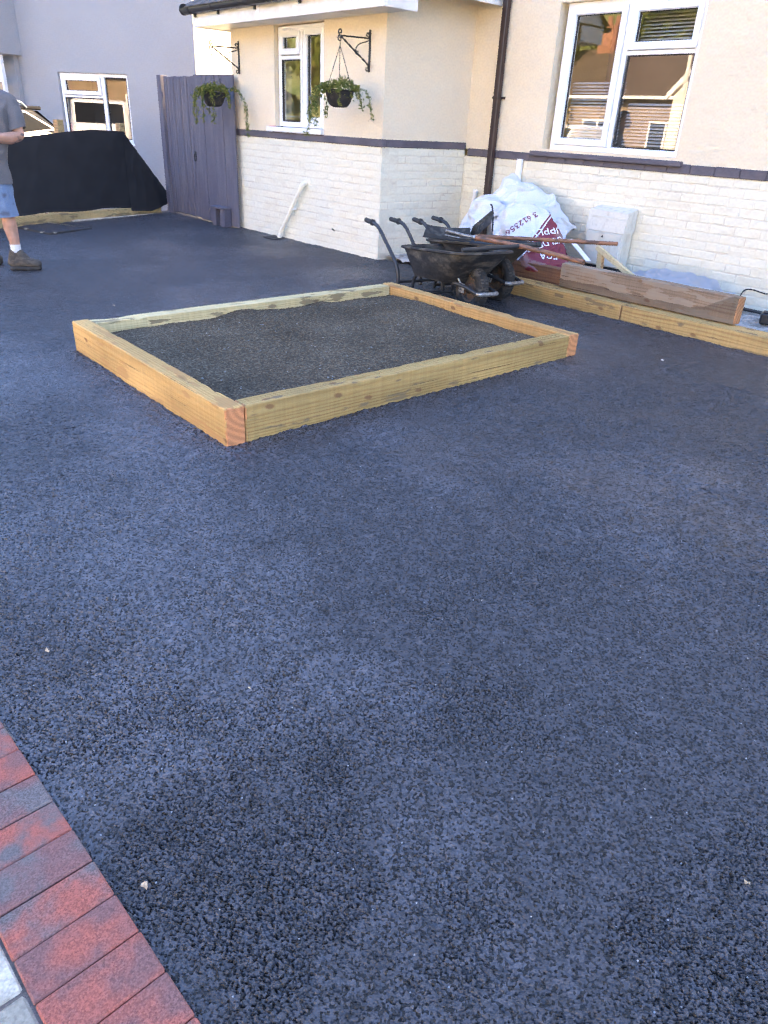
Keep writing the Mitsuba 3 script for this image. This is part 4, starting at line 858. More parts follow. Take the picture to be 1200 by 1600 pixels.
# ------------------------------------------------------------------ wheelbarrows
def barrow(org, theta, label, grip_z, sw=.26, hl=0.0):
    k = thing('wheelbarrow', label, 'wheelbarrow', None)
    c, s = math.cos(theta), math.sin(theta)
    Mb_ = frame_of([org[0], org[1], gz(*org)], [c, s, 0], [-s, c, 0], [0, 0, 1])       # x forward from the wheel's axle, y left
    R = .185
    # tray: rings of a rounded rectangle, from the rim down
    def rr(x0, x1, w0, w1, z0, z1, rad, n=8):
        out = []
        for (cx, cy, a0) in ((x1 - rad, w1 - rad, 0), (x0 + rad, w0 - rad, 90), (x0 + rad, -w0 + rad, 180), (x1 - rad, -w1 + rad, 270)):
            for a in np.linspace(a0, a0 + 90, n): out.append([cx + rad * math.cos(math.radians(a)), cy + rad * math.sin(math.radians(a))])
        out = np.array(out); q = (out[:, 0] - x0) / (x1 - x0)
        return np.c_[out, z0 + (z1 - z0) * q]
    rings = [rr(-.72, .20, .315, .27, .405, .475, .13), rr(-.735, .215, .33, .285, .412, .482, .14), rr(-.735, .215, .33, .285, .425, .497, .14), rr(-.71, .19, .305, .262, .430, .500, .13), rr(-.70, .16, .295, .245, .415, .480, .13),
             rr(-.60, -.10, .235, .19, .215, .225, .12), rr(-.50, -.18, .15, .12, .205, .212, .10)]
    outer = [rr(-.71, .19, .305, .262, .408, .478, .13), rr(-.61, -.08, .245, .20, .205, .212, .12), rr(-.50, -.18, .15, .12, .198, .20, .10)]
    seq = outer[::-1] + rings; n = len(seq[0]); v = np.vstack(seq); f = []
    for i in range(len(seq) - 1):
        for j in range(n):
            a, b, d, e = i * n + j, i * n + (j + 1) % n, (i + 1) * n + (j + 1) % n, (i + 1) * n + j
            f += [[a, b, d], [a, d, e]]
    for base, flip in ((0, 1), ((len(seq) - 1) * n, 0)):
        v = np.vstack([v, v[base:base + n].mean(0)]); cI = len(v) - 1
        for j in range(n): f.append([cI, base + (j + 1) % n, base + j] if flip else [cI, base + j, base + (j + 1) % n])
    tray = tm(v, f).subdivide_loop(1) if False else tm(v, f)
    part(k, 'tray', tr(tray, Mb_), 'mat_barrow', smooth=38, label='black plastic tray with tarmac stains')
    hw = sw
    for sg in (1, -1):
        hnd = bend([(-1.42 + hl, sg * hw, grip_z), (-1.20 + hl, sg * hw, grip_z - .012), (-.82, sg * (hw - .02), .225), (-.80, sg * (hw - .02), -.0)], .09, 6)
        part(k, 'handle', tr(tube(hnd, .0165, 12), Mb_), 'mat_tube', smooth=50)
        g = np.array([(-1.43 + hl, sg * hw, grip_z + .001), (-1.30 + hl, sg * hw, grip_z - .006)])
        part(k, 'grip', tr(cat(tube(g, .021, 12), tube([g[1] - (g[1] - g[0]) * .06, g[1] + (g[1] - g[0]) * .06], .029, 12)), Mb_), 'mat_grip', smooth=40)
        fr = bend([(-.62, sg * (hw - .045), .0), (-.56, sg * (hw - .045), .215), (-.42, sg * (hw - .06), .225), (.0, sg * .105, R + .03), (.215, sg * .09, R - .005)], .07, 6)
        part(k, 'frame_tube', tr(tube(fr, .0155, 12), Mb_), 'mat_tube', smooth=50)
        part(k, 'stay', tr(tube([(-.10, sg * .15, .39), (-.06, sg * .13, .30), (-.01, sg * .105, R + .03)], .009, 8), Mb_), 'mat_worn_steel', smooth=50)
        part(k, 'axle_bracket', tr(cham(-.035, .035, sg * .105 - .006, sg * .105 + .006, R - .03, R + .045, .003), Mb_), 'mat_worn_steel')
    part(k, 'crossbar', tr(cat(tube([(-.80, -hw + .02, .10), (-.80, hw - .02, .10)], .013, 10), tube([(-.60, -hw + .05, .03), (-.60, hw - .05, .03)], .013, 10)), Mb_), 'mat_tube', smooth=50)
    part(k, 'nose_guard', tr(tube(bend([(.205, -.095, R - .004), (.235, -.08, R - .004), (.235, .08, R - .004), (.205, .095, R - .004)], .03), .0175, 12), Mb_), 'mat_worn_steel', smooth=50, label='worn bare steel nose bar')
    part(k, 'axle', tr(tube([(0, -.125, R), (0, .125, R)], .009, 10), Mb_), 'mat_worn_steel', smooth=50)
    W = frame_of([0, 0, R], [1, 0, 0], [0, 0, 1], [0, -1, 0])       # wheel: lathe axis across the barrow
    ty = [(.105, -.035), (.118, -.046), (.150, -.052), (.172, -.044), (.183, -.026), (.186, 0), (.183, .026), (.172, .044), (.150, .052), (.118, .046), (.105, .035), (.105, -.035)]
    wheel = pkey(k, 'wheel')
    part(wheel, 'tyre', tr(tr(lathe(ty, 48), W), Mb_), 'mat_tyre', smooth=40)
    lugs = []
    for i in range(40):
        for sd in (-1, 1):
            a = 2 * math.pi * (i + (.5 if sd > 0 else 0)) / 40
            b = cham(.160, .1868, -.007, .007, min(sd * .003, sd * .033), max(sd * .003, sd * .033), .002)
            lugs.append(tr(b, trimesh.transformations.rotation_matrix(a, [0, 0, 1])))
    part(wheel, 'tread', tr(tr(cat(*lugs), W), Mb_), 'mat_tyre', kind='stuff')
    part(wheel, 'rim', tr(tr(cat(lathe([(.022, -.05), (.035, -.05), (.045, -.022), (.085, -.018), (.096, -.038), (.108, -.040), (.108, .040), (.096, .038), (.085, .018), (.045, .022), (.035, .05), (.022, .05), (.022, -.05)], 36)), W), Mb_), 'mat_hub', smooth=40, label='rusty wheel rim')
    return k, Mb_
b1, M1 = barrow((-4.15, 4.57), math.radians(-12), 'black wheelbarrow nearer the raised bed, shovels across its tray', .545)
b2, M2 = barrow((-4.34, 5.10), math.radians(-6), 'black wheelbarrow nearer the wall, behind the other one', .525, .26, .12)

# tools lying across the barrows
def tool(label, catg, p, q, r, ms):
    k = thing('tool', label, catg); return k
sh = thing('shovel', 'square mouthed shovel lying blade up on the front wheelbarrow, long wooden handle to the right', 'shovel')
S0, S1 = np.array([-4.43, 4.60, .575]), np.array([-2.985, 4.70, .53])
def blade(o, ux, uy, uz, L, W, dish=.02, th=.004):
    us, vs = np.linspace(0, 1, 14), np.linspace(-1, 1, 14)
    P = np.array([[(L * u, W / 2 * v * (1 - .0 * u), dish * (abs(v) ** 2.5) + .5 * dish * (1 - u) ** 2) for v in vs] for u in us]).reshape(14, 14, 3)
    a = gridmesh(P); b = gridmesh(P - [0, 0, th]); b.faces = b.faces[:, ::-1]
    rim = []
    return tr(cat(a, b, tube(P[0], .005, 6), tube(P[:, 0], .004, 6), tube(P[:, -1], .004, 6), tube(P[-1], .003, 6)), frame_of(o, ux, uy, uz))
qTL, qTR, qBR, qBL = np.array([-4.79, 4.624, .575]), np.array([-4.559, 4.916, .565]), np.array([-4.452, 4.822, .495]), np.array([-4.723, 4.523, .495])
us, vs = np.linspace(0, 1, 14), np.linspace(0, 1, 18)
nb = np.cross(qTR - qTL, qBL - qTL); nb /= np.linalg.norm(nb)
G = np.array([[(qTL * (1 - v) + qTR * v) * (1 - u) + (qBL * (1 - v) + qBR * v) * u + nb * (.016 * (1 - (2 * v - 1) ** 2) - .010 * (2 * u - 1) ** 2) for v in vs] for u in us])
ga, gb = gridmesh(G), gridmesh(G - nb * .005); gb.faces = gb.faces[:, ::-1]
part(sh, 'blade', cat(ga, gb, tube(G[0], .006, 6), tube(G[:, 0], .005, 6), tube(G[:, -1], .005, 6), tube(G[-1], .004, 6)), 'mat_blade', smooth=40, label='black square blade caked with tarmac')
bc = (qTL + qTR + qBR + qBL) / 4; fe, en = np.array([-4.482, 4.859, .515]), np.array([-3.23, 4.735, .505])
bc = qTL * .3 + qTR * .25 + qBL * .25 + qBR * .2
part(sh, 'socket', tube(bend([bc + [0, 0, .015], fe, fe + (en - fe) * .06], .05), np.linspace(.012, .020, 8), 10), 'mat_worn_steel', smooth=50)
part(sh, 'strap', tube([qBL * .55 + qBR * .45 + [0, 0, .03], fe + [0, 0, -.03]], .006, 8), 'mat_worn_steel', smooth=50)
part(sh, 'collar', tube([fe + (en - fe) * .04, fe + (en - fe) * .055], .026, 10), 'mat_steel', smooth=50)
sp_ = np.linspace(0, 1, 20)[:, None]; line = fe + (en - fe) * (.05 + .95 * sp_) + np.array([0, 0, 1]) * .012 * np.sin(math.pi * sp_)
part(sh, 'handle', tube(line, np.linspace(.0205, .0175, 20), 12), 'mat_shaft', smooth=50, label='brown worn wooden handle')
rk_ = thing('tarmac_rake', 'tarmac rake with a dark board head, its wooden handle crossing behind the shovel', 'rake')
r0, r1 = np.array([-4.60, 4.98, .475]), np.array([-4.80, 5.42, .565]); dd = (r1 - r0) / np.linalg.norm(r1 - r0); up_ = np.array([.30, .05, .95]); up_ -= dd * (up_ @ dd); up_ /= np.linalg.norm(up_)
part(rk_, 'head', tr(cham(0, np.linalg.norm(r1 - r0), -.018, .018, 0, .115, .004), frame_of(r0, dd, np.cross(up_, dd), up_)), 'mat_blade', label='dark board head caked with tarmac')
hs, he = np.array([-4.60, 5.02, .500]), np.array([-3.651, 5.802, .52])
part(rk_, 'handle', tube(hs + (he - hs) * sp_, .0165, 12), 'mat_shaft', smooth=50)
rod = thing('black_bar', 'black tube with a rubber end lying across the noses of the two wheelbarrows', 'bar')
ra, rb_ = np.array([-3.99, 4.24, .513]), np.array([-3.868, 4.98, .528])
part(rod, 'tube', tube(ra + (rb_ - ra) * sp_, .016, 12), 'mat_tube', smooth=50); part(rod, 'end_cap', tube([rb_ - (rb_ - ra) * .02, rb_ + (rb_ - ra) * .045], .022, 12), 'mat_grip', smooth=50)

# ------------------------------------------------------------------ the workman
def flesh(bones, edge=.02, smooth=8, cut=()):
    """bones: lists of (x, y, z, r); each list is the hull of its spheres; all are joined into one surface and smoothed."""
    M = m3.Manifold()
    for b in bones:
        M = M + m3.Manifold.batch_hull([m3.Manifold.sphere(q[3], 20).translate(tuple(q[:3])) for q in b])
    M = M.refine_to_length(edge); q = M.to_mesh(); m = trimesh.Trimesh(q.vert_properties[:, :3], q.tri_verts)
    trimesh.smoothing.filter_taubin(m, .5, .53, iterations=smooth)
    for o, n in cut: m = m.slice_plane(o, n, cap=False)
    return m
man = thing('person', 'person in a grey T-shirt, stained blue shorts and brown work boots at the left edge', 'person')
fw = np.array([.97, -.243, 0]); fw /= np.linalg.norm(fw); lf = np.array([-fw[1], fw[0], 0]); MO = np.array([-7.66, 1.865, gz(0, 1.9) + .004])
MM = frame_of(MO, fw, lf, [0, 0, 1])
def trm(m):
    m = m.copy(); v = m.vertices; t = np.clip((v[:, 2] - .85) / .5, 0, 1); v[:, 1] += .02 + .125 * t * t * (3 - 2 * t); v[:, 2] *= 1.03; m.vertices = v
    return tr(m, MM)
def P4(x, y, z, r): return (x, y, z, r)
hy = -.175; hz = 1.575
bones = [
    [P4(0, .145, 1.34, .06), P4(0, -.175, 1.33, .06), P4(.02, .08, 1.18, .115), P4(.02, -.10, 1.18, .115)],
    [P4(.02, .08, 1.18, .115), P4(.02, -.10, 1.18, .115), P4(.035, .08, 1.0, .106), P4(.035, -.09, 1.0, .106)],
    [P4(.035, .08, 1.0, .106), P4(.035, -.09, 1.0, .106), P4(0, .09, .87, .115), P4(0, -.09, .87, .115)],
    [P4(.0, -.04, 1.36, .060), P4(.05, hy + .02, 1.50, .054)],
    [P4(.06, hy, 1.60, .082), P4(.09, hy, 1.545, .066), P4(.04, hy, 1.615, .088), P4(.125, hy, 1.50, .030)],
    [P4(.148, hy, 1.575, .010), P4(.172, hy, 1.548, .012), P4(.15, hy, 1.542, .014)],
    [P4(.05, hy + .088, 1.585, .012), P4(.045, hy + .092, 1.555, .010), P4(.055, hy + .084, 1.54, .008)], [P4(.05, hy - .088, 1.585, .012), P4(.045, hy - .092, 1.555, .010), P4(.055, hy - .084, 1.54, .008)],
    [P4(-.01, .185, 1.345, .055), P4(.06, .29, 1.10, .043)], [P4(.06, .29, 1.10, .044), P4(.115, .225, 1.085, .048), P4(.155, .165, 1.085, .042)], [P4(.155, .165, 1.085, .042), P4(.218, .065, 1.088, .029)],
    [P4(-.01, -.20, 1.335, .055), P4(-.02, -.30, 1.09, .043)], [P4(-.02, -.30, 1.09, .043), P4(.10, -.24, 1.09, .036)], [P4(.10, -.26, 1.09, .036), P4(.25, -.16, 1.13, .026)],
    [P4(0, .095, .86, .095), P4(.02, .145, .50, .058)], [P4(.02, .145, .50, .058), P4(-.012, .155, .36, .060), P4(0, .165, .26, .046)], [P4(0, .165, .26, .046), P4(0, .17, .09, .036)],
    [P4(0, -.095, .86, .095), P4(-.15, -.16, .50, .058)], [P4(-.15, -.16, .50, .058), P4(-.25, -.165, .36, .060), P4(-.30, -.16, .26, .046)], [P4(-.30, -.16, .26, .046), P4(-.37, -.15, .10, .036)],
]
def hand(w, d, up, side):
    """Palm, four fingers of unequal length and a thumb, slightly curled. w: wrist, d: along the hand, up: back of the hand, side: towards the thumb."""
    w, d, up, side = map(np.asarray, (w, d, up, side)); out = []
    k = w + d * .085
    out.append([(*(w + d * .01), .024), (*(k + side * .028), .0125), (*(k - side * .030), .0115)])
    for i, L in enumerate((.072, .080, .075, .058)):
        b = k + side * (.030 - .0195 * i); a1 = b + d * L * .48 - up * .010; a2 = a1 + d * L * .30 - up * .024; a3 = a2 + d * L * .08 - up * .022
        out += [[(*b, .0098), (*a1, .0088)], [(*a1, .0088), (*a2, .0080)], [(*a2, .0080), (*a3, .0070)]]
    t0 = w + d * .030 + side * .022; t1 = t0 + d * .034 + side * .026 - up * .008; t2 = t1 + d * .030 + side * .006 - up * .006
    return out + [[(*t0, .0125), (*t1, .0105)], [(*t1, .0105), (*t2, .0085)]]
bones += hand([.218, .065, 1.088], np.array([.25, -.965, .03]), [.1, .1, .99], [.965, .25, 0])
bones += hand([.25, -.16, 1.13], np.array([.72, .69, .0]), [.1, .1, .99], [.69, -.72, 0])
body_ = flesh(bones, .010, 6)
part(man, 'body', trm(body_), 'mat_skin', smooth=True, label='sunburnt skin of arms and legs')
tat = flesh([[P4(.06, .29, 1.10, .0455), P4(.105, .235, 1.085, .0490)]], .008, 3)
part(man, 'tattooed_forearm', trm(tat), 'mat_skin_tattoo', smooth=True, label='tattooed elbow and forearm')
hair = flesh([[P4(.025, hy, 1.62, .092), P4(-.01, hy, 1.59, .078), P4(.07, hy, 1.655, .055)], [P4(-.01, hy, 1.59, .078), P4(-.02, hy, 1.53, .055)]], .02, 4)
part(man, 'hair', trm(hair), 'mat_hair', smooth=True)
for sg in (-1, 1):
    part(man, 'eye', trm(trimesh.creation.icosphere(subdivisions=2, radius=.011).apply_translation((.131, hy + sg * .031, 1.575))), 'mat_eye', smooth=True)
part(man, 'mouth', trm(flesh([[P4(.147, hy - .02, 1.512, .006), P4(.152, hy, 1.514, .007), P4(.147, hy + .02, 1.512, .006)]], .006, 2)), 'mat_lip', smooth=True)
shirt_b = [
    [P4(0, .150, 1.345, .072), P4(0, -.18, 1.335, .072), P4(.02, .09, 1.18, .130), P4(.02, -.11, 1.18, .130)],
    [P4(.02, .09, 1.18, .126), P4(.02, -.11, 1.18, .126), P4(.035, .095, 1.0, .122), P4(.035, -.105, 1.0, .122)],
    [P4(.035, .095, 1.0, .122), P4(.035, -.105, 1.0, .122), P4(.02, .085, .82, .150), P4(.02, -.10, .82, .150)], [P4(.02, .085, .82, .150), P4(.02, -.10, .82, .150), P4(.02, .085, .70, .150), P4(.02, -.10, .70, .150)],
    [P4(0, -.03, 1.37, .070), P4(.03, -.09, 1.425, .066)],
]
def wrinkle(m, amp, seed, f=(9, 9, 5)):
    v = m.vertices; n = m.vertex_normals; w = meshkit.fbm(v * 4, 2, seed)[:, None]
    c1 = 1 - np.abs(2 * meshkit.noise(v * np.array(f) + 1.8 * w, seed) - 1)
    m.vertices = v + n * (amp * (c1 ** 2 - .4))[:, None]; return m
hem = flesh(shirt_b, .016, 6, [((0, 0, .735), (.0, .03, 1))]); hem = hem.slice_plane((.03, -.09, 1.452), (-.1, .2, -1))
part(man, 'shirt', trm(wrinkle(hem, .016, 4)), 'mat_shirt', smooth=True, label='grey T-shirt with dirt')
for sg, A1, A2 in ((1, (-.01, .185, 1.345), (.055, .285, 1.09)), (-1, (-.01, -.20, 1.335), (-.02, -.30, 1.08))):
    A1, A2 = np.array(A1), np.array(A2); d = (A2 - A1) / np.linalg.norm(A2 - A1); A0 = A1 - d * .02 - np.array([0, sg * .05, 0])
    sv = flesh([[P4(*A0, .080), P4(*A1, .078)], [P4(*A1, .078), P4(*(A2 + d * .05), .076)]], .014, 5, [(A2 - d * .06, -d)])
    part(man, 'sleeve', trm(wrinkle(sv, .010, 7 + sg)), 'mat_shirt', smooth=True)
for sg, k_, kn in ((1, (.02, .135, .46), .1), (-1, (-.15, -.16, .50), .1)):
    sv = flesh([[P4(.0, sg * .09, .86, .132), P4(.02, sg * .10, .74, .125)], [P4(.02, sg * .10, .74, .125), P4(k_[0], k_[1], .42, .115)]] + ([[P4(.0, .06, .86, .13), P4(0, -.06, .86, .13), P4(.01, .0, .78, .11)]] if sg > 0 else []), .016, 5, [((0, 0, .455), (0, -.06 * sg, 1))])
    part(man, 'shorts', trm(wrinkle(sv, .012, 17 + sg)), 'mat_shorts', smooth=True, label='blue denim shorts leg with stains')
def shoe(an, toe, name):
    an, toe = np.array(an, float), np.array(toe, float); d = toe - an; d[2] = 0; L = np.linalg.norm(d); d /= L; s = np.array([-d[1], d[0], 0])
    B = lambda f, q, z, r: (*(an * [1, 1, 0] + d * f + s * q + [0, 0, z]), r)
    up = flesh([[B(-.055, 0, .065, .040), B(-.02, 0, .145, .047), B(.01, 0, .150, .045)], [B(-.055, 0, .065, .040), B(.02, 0, .14, .045), B(.07, .012, .075, .044), B(.07, -.012, .075, .044), B(-.03, 0, .06, .042)], [B(.07, .014, .072, .044), B(.07, -.014, .072, .044), B(.165, .012, .055, .034), B(.165, -.012, .055, .034)]], .010, 5, [((0, 0, .178), (0, 0, -1)), ((0, 0, .024), (0, 0, 1))])
    k = pkey(man, 'boot')
    part(k, 'upper', trm(up), 'mat_boot', smooth=True)
    sole = flesh([[B(-.058, 0, .022, .021), B(-.06, .022, .018, .020), B(-.06, -.022, .018, .020), B(.07, .036, .018, .019), B(.07, -.036, .018, .019), B(.175, .022, .022, .018), B(.175, -.022, .022, .018)]], .012, 2)
    part(k, 'sole', trm(sole), 'mat_sole', smooth=True)
    lc = [tube([B(f, .026, z, 0)[:3], B(f + .004, 0, z + .018, 0)[:3], B(f, -.026, z, 0)[:3]], .0035, 6) for f, z in ((.04, .130), (.062, .112), (.085, .100), (.108, .090))]
    part(k, 'lace', trm(cat(*lc)), 'mat_lace')
    sk = flesh([[B(-.003, 0, .12, .043), B(-.003, 0, .235, .047)]], .012, 2, [((0, 0, .225), (0, 0, -1))])
    part(man, 'sock', trm(sk), 'mat_sock', smooth=True, label='white sock')
shoe((0, .17, .09), (.05, .40, .0), 'l'); shoe((-.37, -.15, .1), (-.30, .06, 0), 'r')

# ------------------------------------------------------------------ car behind the fence, van in the street (seen in the glass)
def loft(rings, close=True):
    n = len(rings[0]); v = np.vstack(rings); f = []
    for i in range(len(rings) - 1):
        for j in range(n):
            a, b, c, d = i * n + j, i * n + (j + 1) % n, (i + 1) * n + (j + 1) % n, (i + 1) * n + j
            f += [[a, b, c], [a, c, d]]
    if close:
        for base, fl in ((0, True), ((len(rings) - 1) * n, False)):
            v = np.vstack([v, v[base:base + n].mean(0)]); k = len(v) - 1
            for j in range(n): f.append([k, base + (j + 1) % n, base + j] if fl else [k, base + j, base + (j + 1) % n])
    m = tm(v, f); m.fix_normals(); return m
def section(u, z0, z1, w0, w1, W):
    """Rounded section across a car at length u; half widths w0 below, w1 above; W the lateral centre."""
    r = .09; pts = []
    for (y, z) in ((-w0 + r, z0), (-w0, z0 + r), (-(w0 * .62 + w1 * .38) - .012, z0 * .45 + z1 * .55), (-w1, z1 - r), (-w1 + r, z1), (w1 - r, z1), (w1, z1 - r), ((w0 * .62 + w1 * .38) + .012, z0 * .45 + z1 * .55), (w0, z0 + r), (w0 - r, z0)): pts.append((u, W + y, z))
    return np.array(pts)
def wheel_of(parent, M, u, v, R=.34, w=.22):
    k = pkey(parent, 'wheel'); Wm = frame_of([u, v, R], [1, 0, 0], [0, 0, 1], [0, -1, 0])
    part(k, 'tyre', tr(tr(lathe([(.21, -w / 2), (R - .03, -w / 2), (R, -w / 2 + .04), (R, w / 2 - .04), (R - .03, w / 2), (.21, w / 2), (.21, -w / 2)], 36), Wm), M), 'mat_tyre', smooth=40)
    part(k, 'rim', tr(tr(lathe([(.0, -w / 2 + .02), (.20, -w / 2 + .03), (.215, -w / 2), (.215, w / 2), (.20, w / 2 - .03), (.0, w / 2 - .02)], 36), Wm), M), 'mat_chrome', smooth=40)
cp = f0 - fn * .92
MC = frame_of(cp + fd * .76 + [0, 0, -.36], fd, [-fn[0], -fn[1], 0], [0, 0, 1])      # u: from the tail forwards, v: across from the near side
car = thing('parked_car', 'black estate car with chrome window trim parked behind the fabric fence', 'car')
WC = .93
body_r = [section(u, z0, z1, w, w - .03, WC) for u, z0, z1, w in ((.0, .55, .95, .74), (.06, .34, 1.14, .84), (.30, .28, 1.30, .89), (.8, .26, 1.32, .91), (1.6, .25, 1.24, .92), (2.6, .25, 1.16, .92), (3.3, .26, 1.10, .90), (4.0, .27, 1.00, .86), (4.45, .32, .86, .76), (4.55, .45, .72, .66))]
cab_r = [section(u, z0, z1, w0, w1, WC) for u, z0, z1, w0, w1 in ((.02, 1.10, 1.36, .80, .70), (.12, 1.10, 1.46, .84, .68), (.42, 1.10, 1.655, .87, .665), (1.2, 1.10, 1.70, .88, .67), (2.1, 1.05, 1.68, .88, .66), (2.5, 1.02, 1.58, .87, .66), (3.2, 1.00, 1.16, .85, .72))]
part(car, 'body', tr(loft(body_r), MC), 'mat_car', smooth=35); part(car, 'cabin', tr(loft(cab_r), MC), 'mat_car', smooth=35)
def side_poly(poly, y, th=.01): return [(u, y(u, z), z) for u, z in poly]
def glass_side(poly, name, m, lift, parent=car, W=WC, near=-1):
    def yy(u, z): t = np.clip((z - 1.10) / .56, 0, 1); return W + near * (.875 + (.675 - .875) * t + .028 * math.sin(math.pi * t) + lift)
    from shapely.geometry import Polygon
    q = trimesh.creation.extrude_polygon(Polygon(poly), .012, engine='earcut').subdivide_to_size(.06); v = q.vertices
    q.vertices = np.array([(a, yy(a, b) - near * (.006 - c), b) for a, b, c in v]); q.fix_normals(); part(parent, name, tr(q, MC), m, label=None)
qw = [(.30, 1.42), (.76, 1.37), (.76, 1.615), (.62, 1.60)]
def grow(p, e):
    from shapely.geometry import Polygon
    return list(Polygon(p).buffer(e, join_style=2).exterior.coords)[:-1]
for near in (-1, 1):
    glass_side(grow(qw, .030), 'window_trim', 'mat_chrome', .010, near=near); glass_side(qw, 'window', 'mat_car_glass', .020, near=near)
    for p_ in ([(.82, 1.36), (1.62, 1.32), (1.62, 1.62), (.82, 1.61)], [(1.72, 1.31), (2.62, 1.25), (2.25, 1.58), (1.72, 1.62)]):
        glass_side(grow(p_, .022), 'window_trim', 'mat_chrome', .010, near=near); glass_side(p_, 'window', 'mat_car_glass', .020, near=near)
part(car, 'spoiler', tr(cham(.26, .62, WC - .60, WC + .60, 1.640, 1.690, .015), MC), 'mat_car'); part(car, 'rear_window', tr(tm([[.0, WC - .62, 1.38], [.0, WC + .62, 1.38], [.30, WC + .55, 1.63], [.30, WC - .55, 1.63]], [[0, 1, 2], [0, 2, 3]]), MC), 'mat_car_glass')
for sg in (-1, 1):
    part(car, 'tail_light', tr(cham(-.02, .16, WC + sg * .72 - .09, WC + sg * .72 + .12 * (1 if sg > 0 else 1), .86, 1.06, .02), MC), 'mat_lamp_red'); part(car, 'roof_rail', tr(tube(bend([(.50, WC + sg * .60, 1.66), (.58, WC + sg * .60, 1.735), (2.0, WC + sg * .60, 1.735), (2.08, WC + sg * .60, 1.68)], .06), .014, 8), MC), 'mat_chrome', smooth=50)
    part(car, 'headlight', tr(cham(4.30, 4.50, WC + sg * .60 - .13, WC + sg * .60 + .13, .70, .84, .02), MC), 'mat_chrome')
    for u in (.85, 3.65): wheel_of(car, MC, u, WC + sg * .82)
van = thing('white_van', 'white van with a red band parked before the brick bungalow across the street', 'van')
MVn = frame_of([-17.3, -9.2, -.2], [.20, .98, 0], [-.98, .20, 0], [0, 0, .80])
vr = [section(u, z0, z1, w, w1, 0) for u, z0, z1, w, w1 in ((-3.0, .4, 2.2, .92, .86), (-2.9, .3, 2.3, .97, .9), (.2, .3, 2.3, .97, .9), (.7, .3, 2.22, .97, .86), (1.25, .3, 1.42, .96, .82), (2.0, .35, 1.12, .90, .78), (2.15, .45, .9, .82, .72))]
part(van, 'body', tr(loft(vr), MVn), 'mat_van', smooth=30)
part(van, 'windscreen', tr(tm([[1.27, -.76, 1.44], [1.27, .76, 1.44], [.745, .76, 2.16], [.745, -.76, 2.16]], [[0, 1, 2], [0, 2, 3]]), MVn), 'mat_car_glass')
part(van, 'bumper', tr(cham(2.02, 2.22, -.88, .88, .32, .60, .04), MVn), 'mat_gasket'); part(van, 'side_band', tr(cat(box(-2.8, .2, -.985, -.965, .9, 1.3), box(-2.8, .2, .965, .985, .9, 1.3)), MVn), 'mat_red')
for u in (-2.1, 1.3):
    for v in (-.84, .84): wheel_of(van, MVn, u, v)

# ------------------------------------------------------------------ across the street: what the windows mirror
def plain_house(name, label, x0, x1, yf, yb, eave, ridge, mw, mr, gable_front=None, chim=None):
    k = thing(name, label, 'house')
    part(k, 'wall', cat(box(x0, x1, yb, yf, -.5, eave)), mw)
    ymid = (yf + yb) / 2; o = .35
    part(k, 'roof', tm([[x0 - o, yf + o, eave - .1], [x1 + o, yf + o, eave - .1], [x1 + o - 1.2, ymid, ridge], [x0 - o + 1.2, ymid, ridge], [x0 - o, yb - o, eave - .1], [x1 + o, yb - o, eave - .1]], [[0, 1, 2], [0, 2, 3], [3, 2, 5], [3, 5, 4], [0, 3, 4], [1, 5, 2]]), mr)
    part(k, 'gutter', box(x0 - o, x1 + o, yf + o - .03, yf + o + .07, eave - .18, eave - .07), 'mat_upvc')
    if chim: 
        c = part(k, 'chimney', box(chim - .42, chim + .42, ymid - .35, ymid + .35, eave + .3, ridge + .85), 'mat_brick_red')
        for dx in (-.2, .2): part(c, 'pot', lathe([(0, 0), (.12, 0), (.10, .35), (0, .35)], 14).apply_translation((chim + dx, ymid, ridge + .85)), 'mat_brick_red')
    if gable_front:
        g0, g1, gz1 = gable_front
        part(k, 'front_gable', prism([(g0, -.5), (g1, -.5), (g1, eave - .1), ((g0 + g1) / 2, gz1), (g0, eave - .1)], -1.2, 0, frame_of([0, yf, 0], [1, 0, 0], [0, 0, 1], [0, -1, 0])), 'mat_render_cream')
        for a, b in (((g0 - .25, eave - .25), ((g0 + g1) / 2, gz1 + .12)), (((g0 + g1) / 2, gz1 + .12), (g1 + .25, eave - .25))):
            part(k, 'barge_board', prism([a, b, (b[0], b[1] + .22), (a[0], a[1] + .22)], 1.22, 1.30, frame_of([0, yf, 0], [1, 0, 0], [0, 0, 1], [0, 1, 0])), 'mat_upvc')
    x = x0 + .8
    while x < x1 - 1.8:
        Mq = frame_of([x + 1.5, yf + .03, .75], [-1, 0, 0], [0, 0, 1], [0, -1, 0])
        w = pkey(k, 'window'); part(w, 'frame', tr(cat(ring(0, 1.5, 0, 1.2, .08, -.03, .04), box(.71, .79, .08, 1.12, -.03, .04)), Mq), 'mat_upvc'); part(w, 'pane', tr(box(.08, 1.42, .08, 1.12, .0, .02), Mq), 'mat_car_glass')
        x += 3.1
plain_house('opposite_house', 'brick bungalow with a brown roof across the street, mirrored in the right window', -24.5, -12.4, -15, -22, 2.85, 4.75, 'mat_tan_wall', 'mat_roof_brown', (-16.0, -12.6, 4.5), -22.3)
plain_house('opposite_house', 'pale rendered house across the street, straight opposite the driveway', -9.5, 1.5, -15, -23, 4.9, 7.6, 'mat_render_cream', 'mat_roof_brown', None, -1)
plain_house('opposite_house', 'pale rendered house across the street, right of the one opposite the driveway', 4.5, 16, -15, -23, 4.9, 7.4, 'mat_render_cream', 'mat_roof_brown', None, 12)
gf = thing('garden_fence', 'dark slatted garden fence before the brick bungalow across the street', 'fence')
for i in range(40): part(gf, 'board', box(-25 + i * .3, -25 + i * .3 + .24, -11.62, -11.58, -.1, .95), 'mat_bark')
lp = thing('street_lamp', 'pale green street lamp post on the far pavement', 'street lamp')
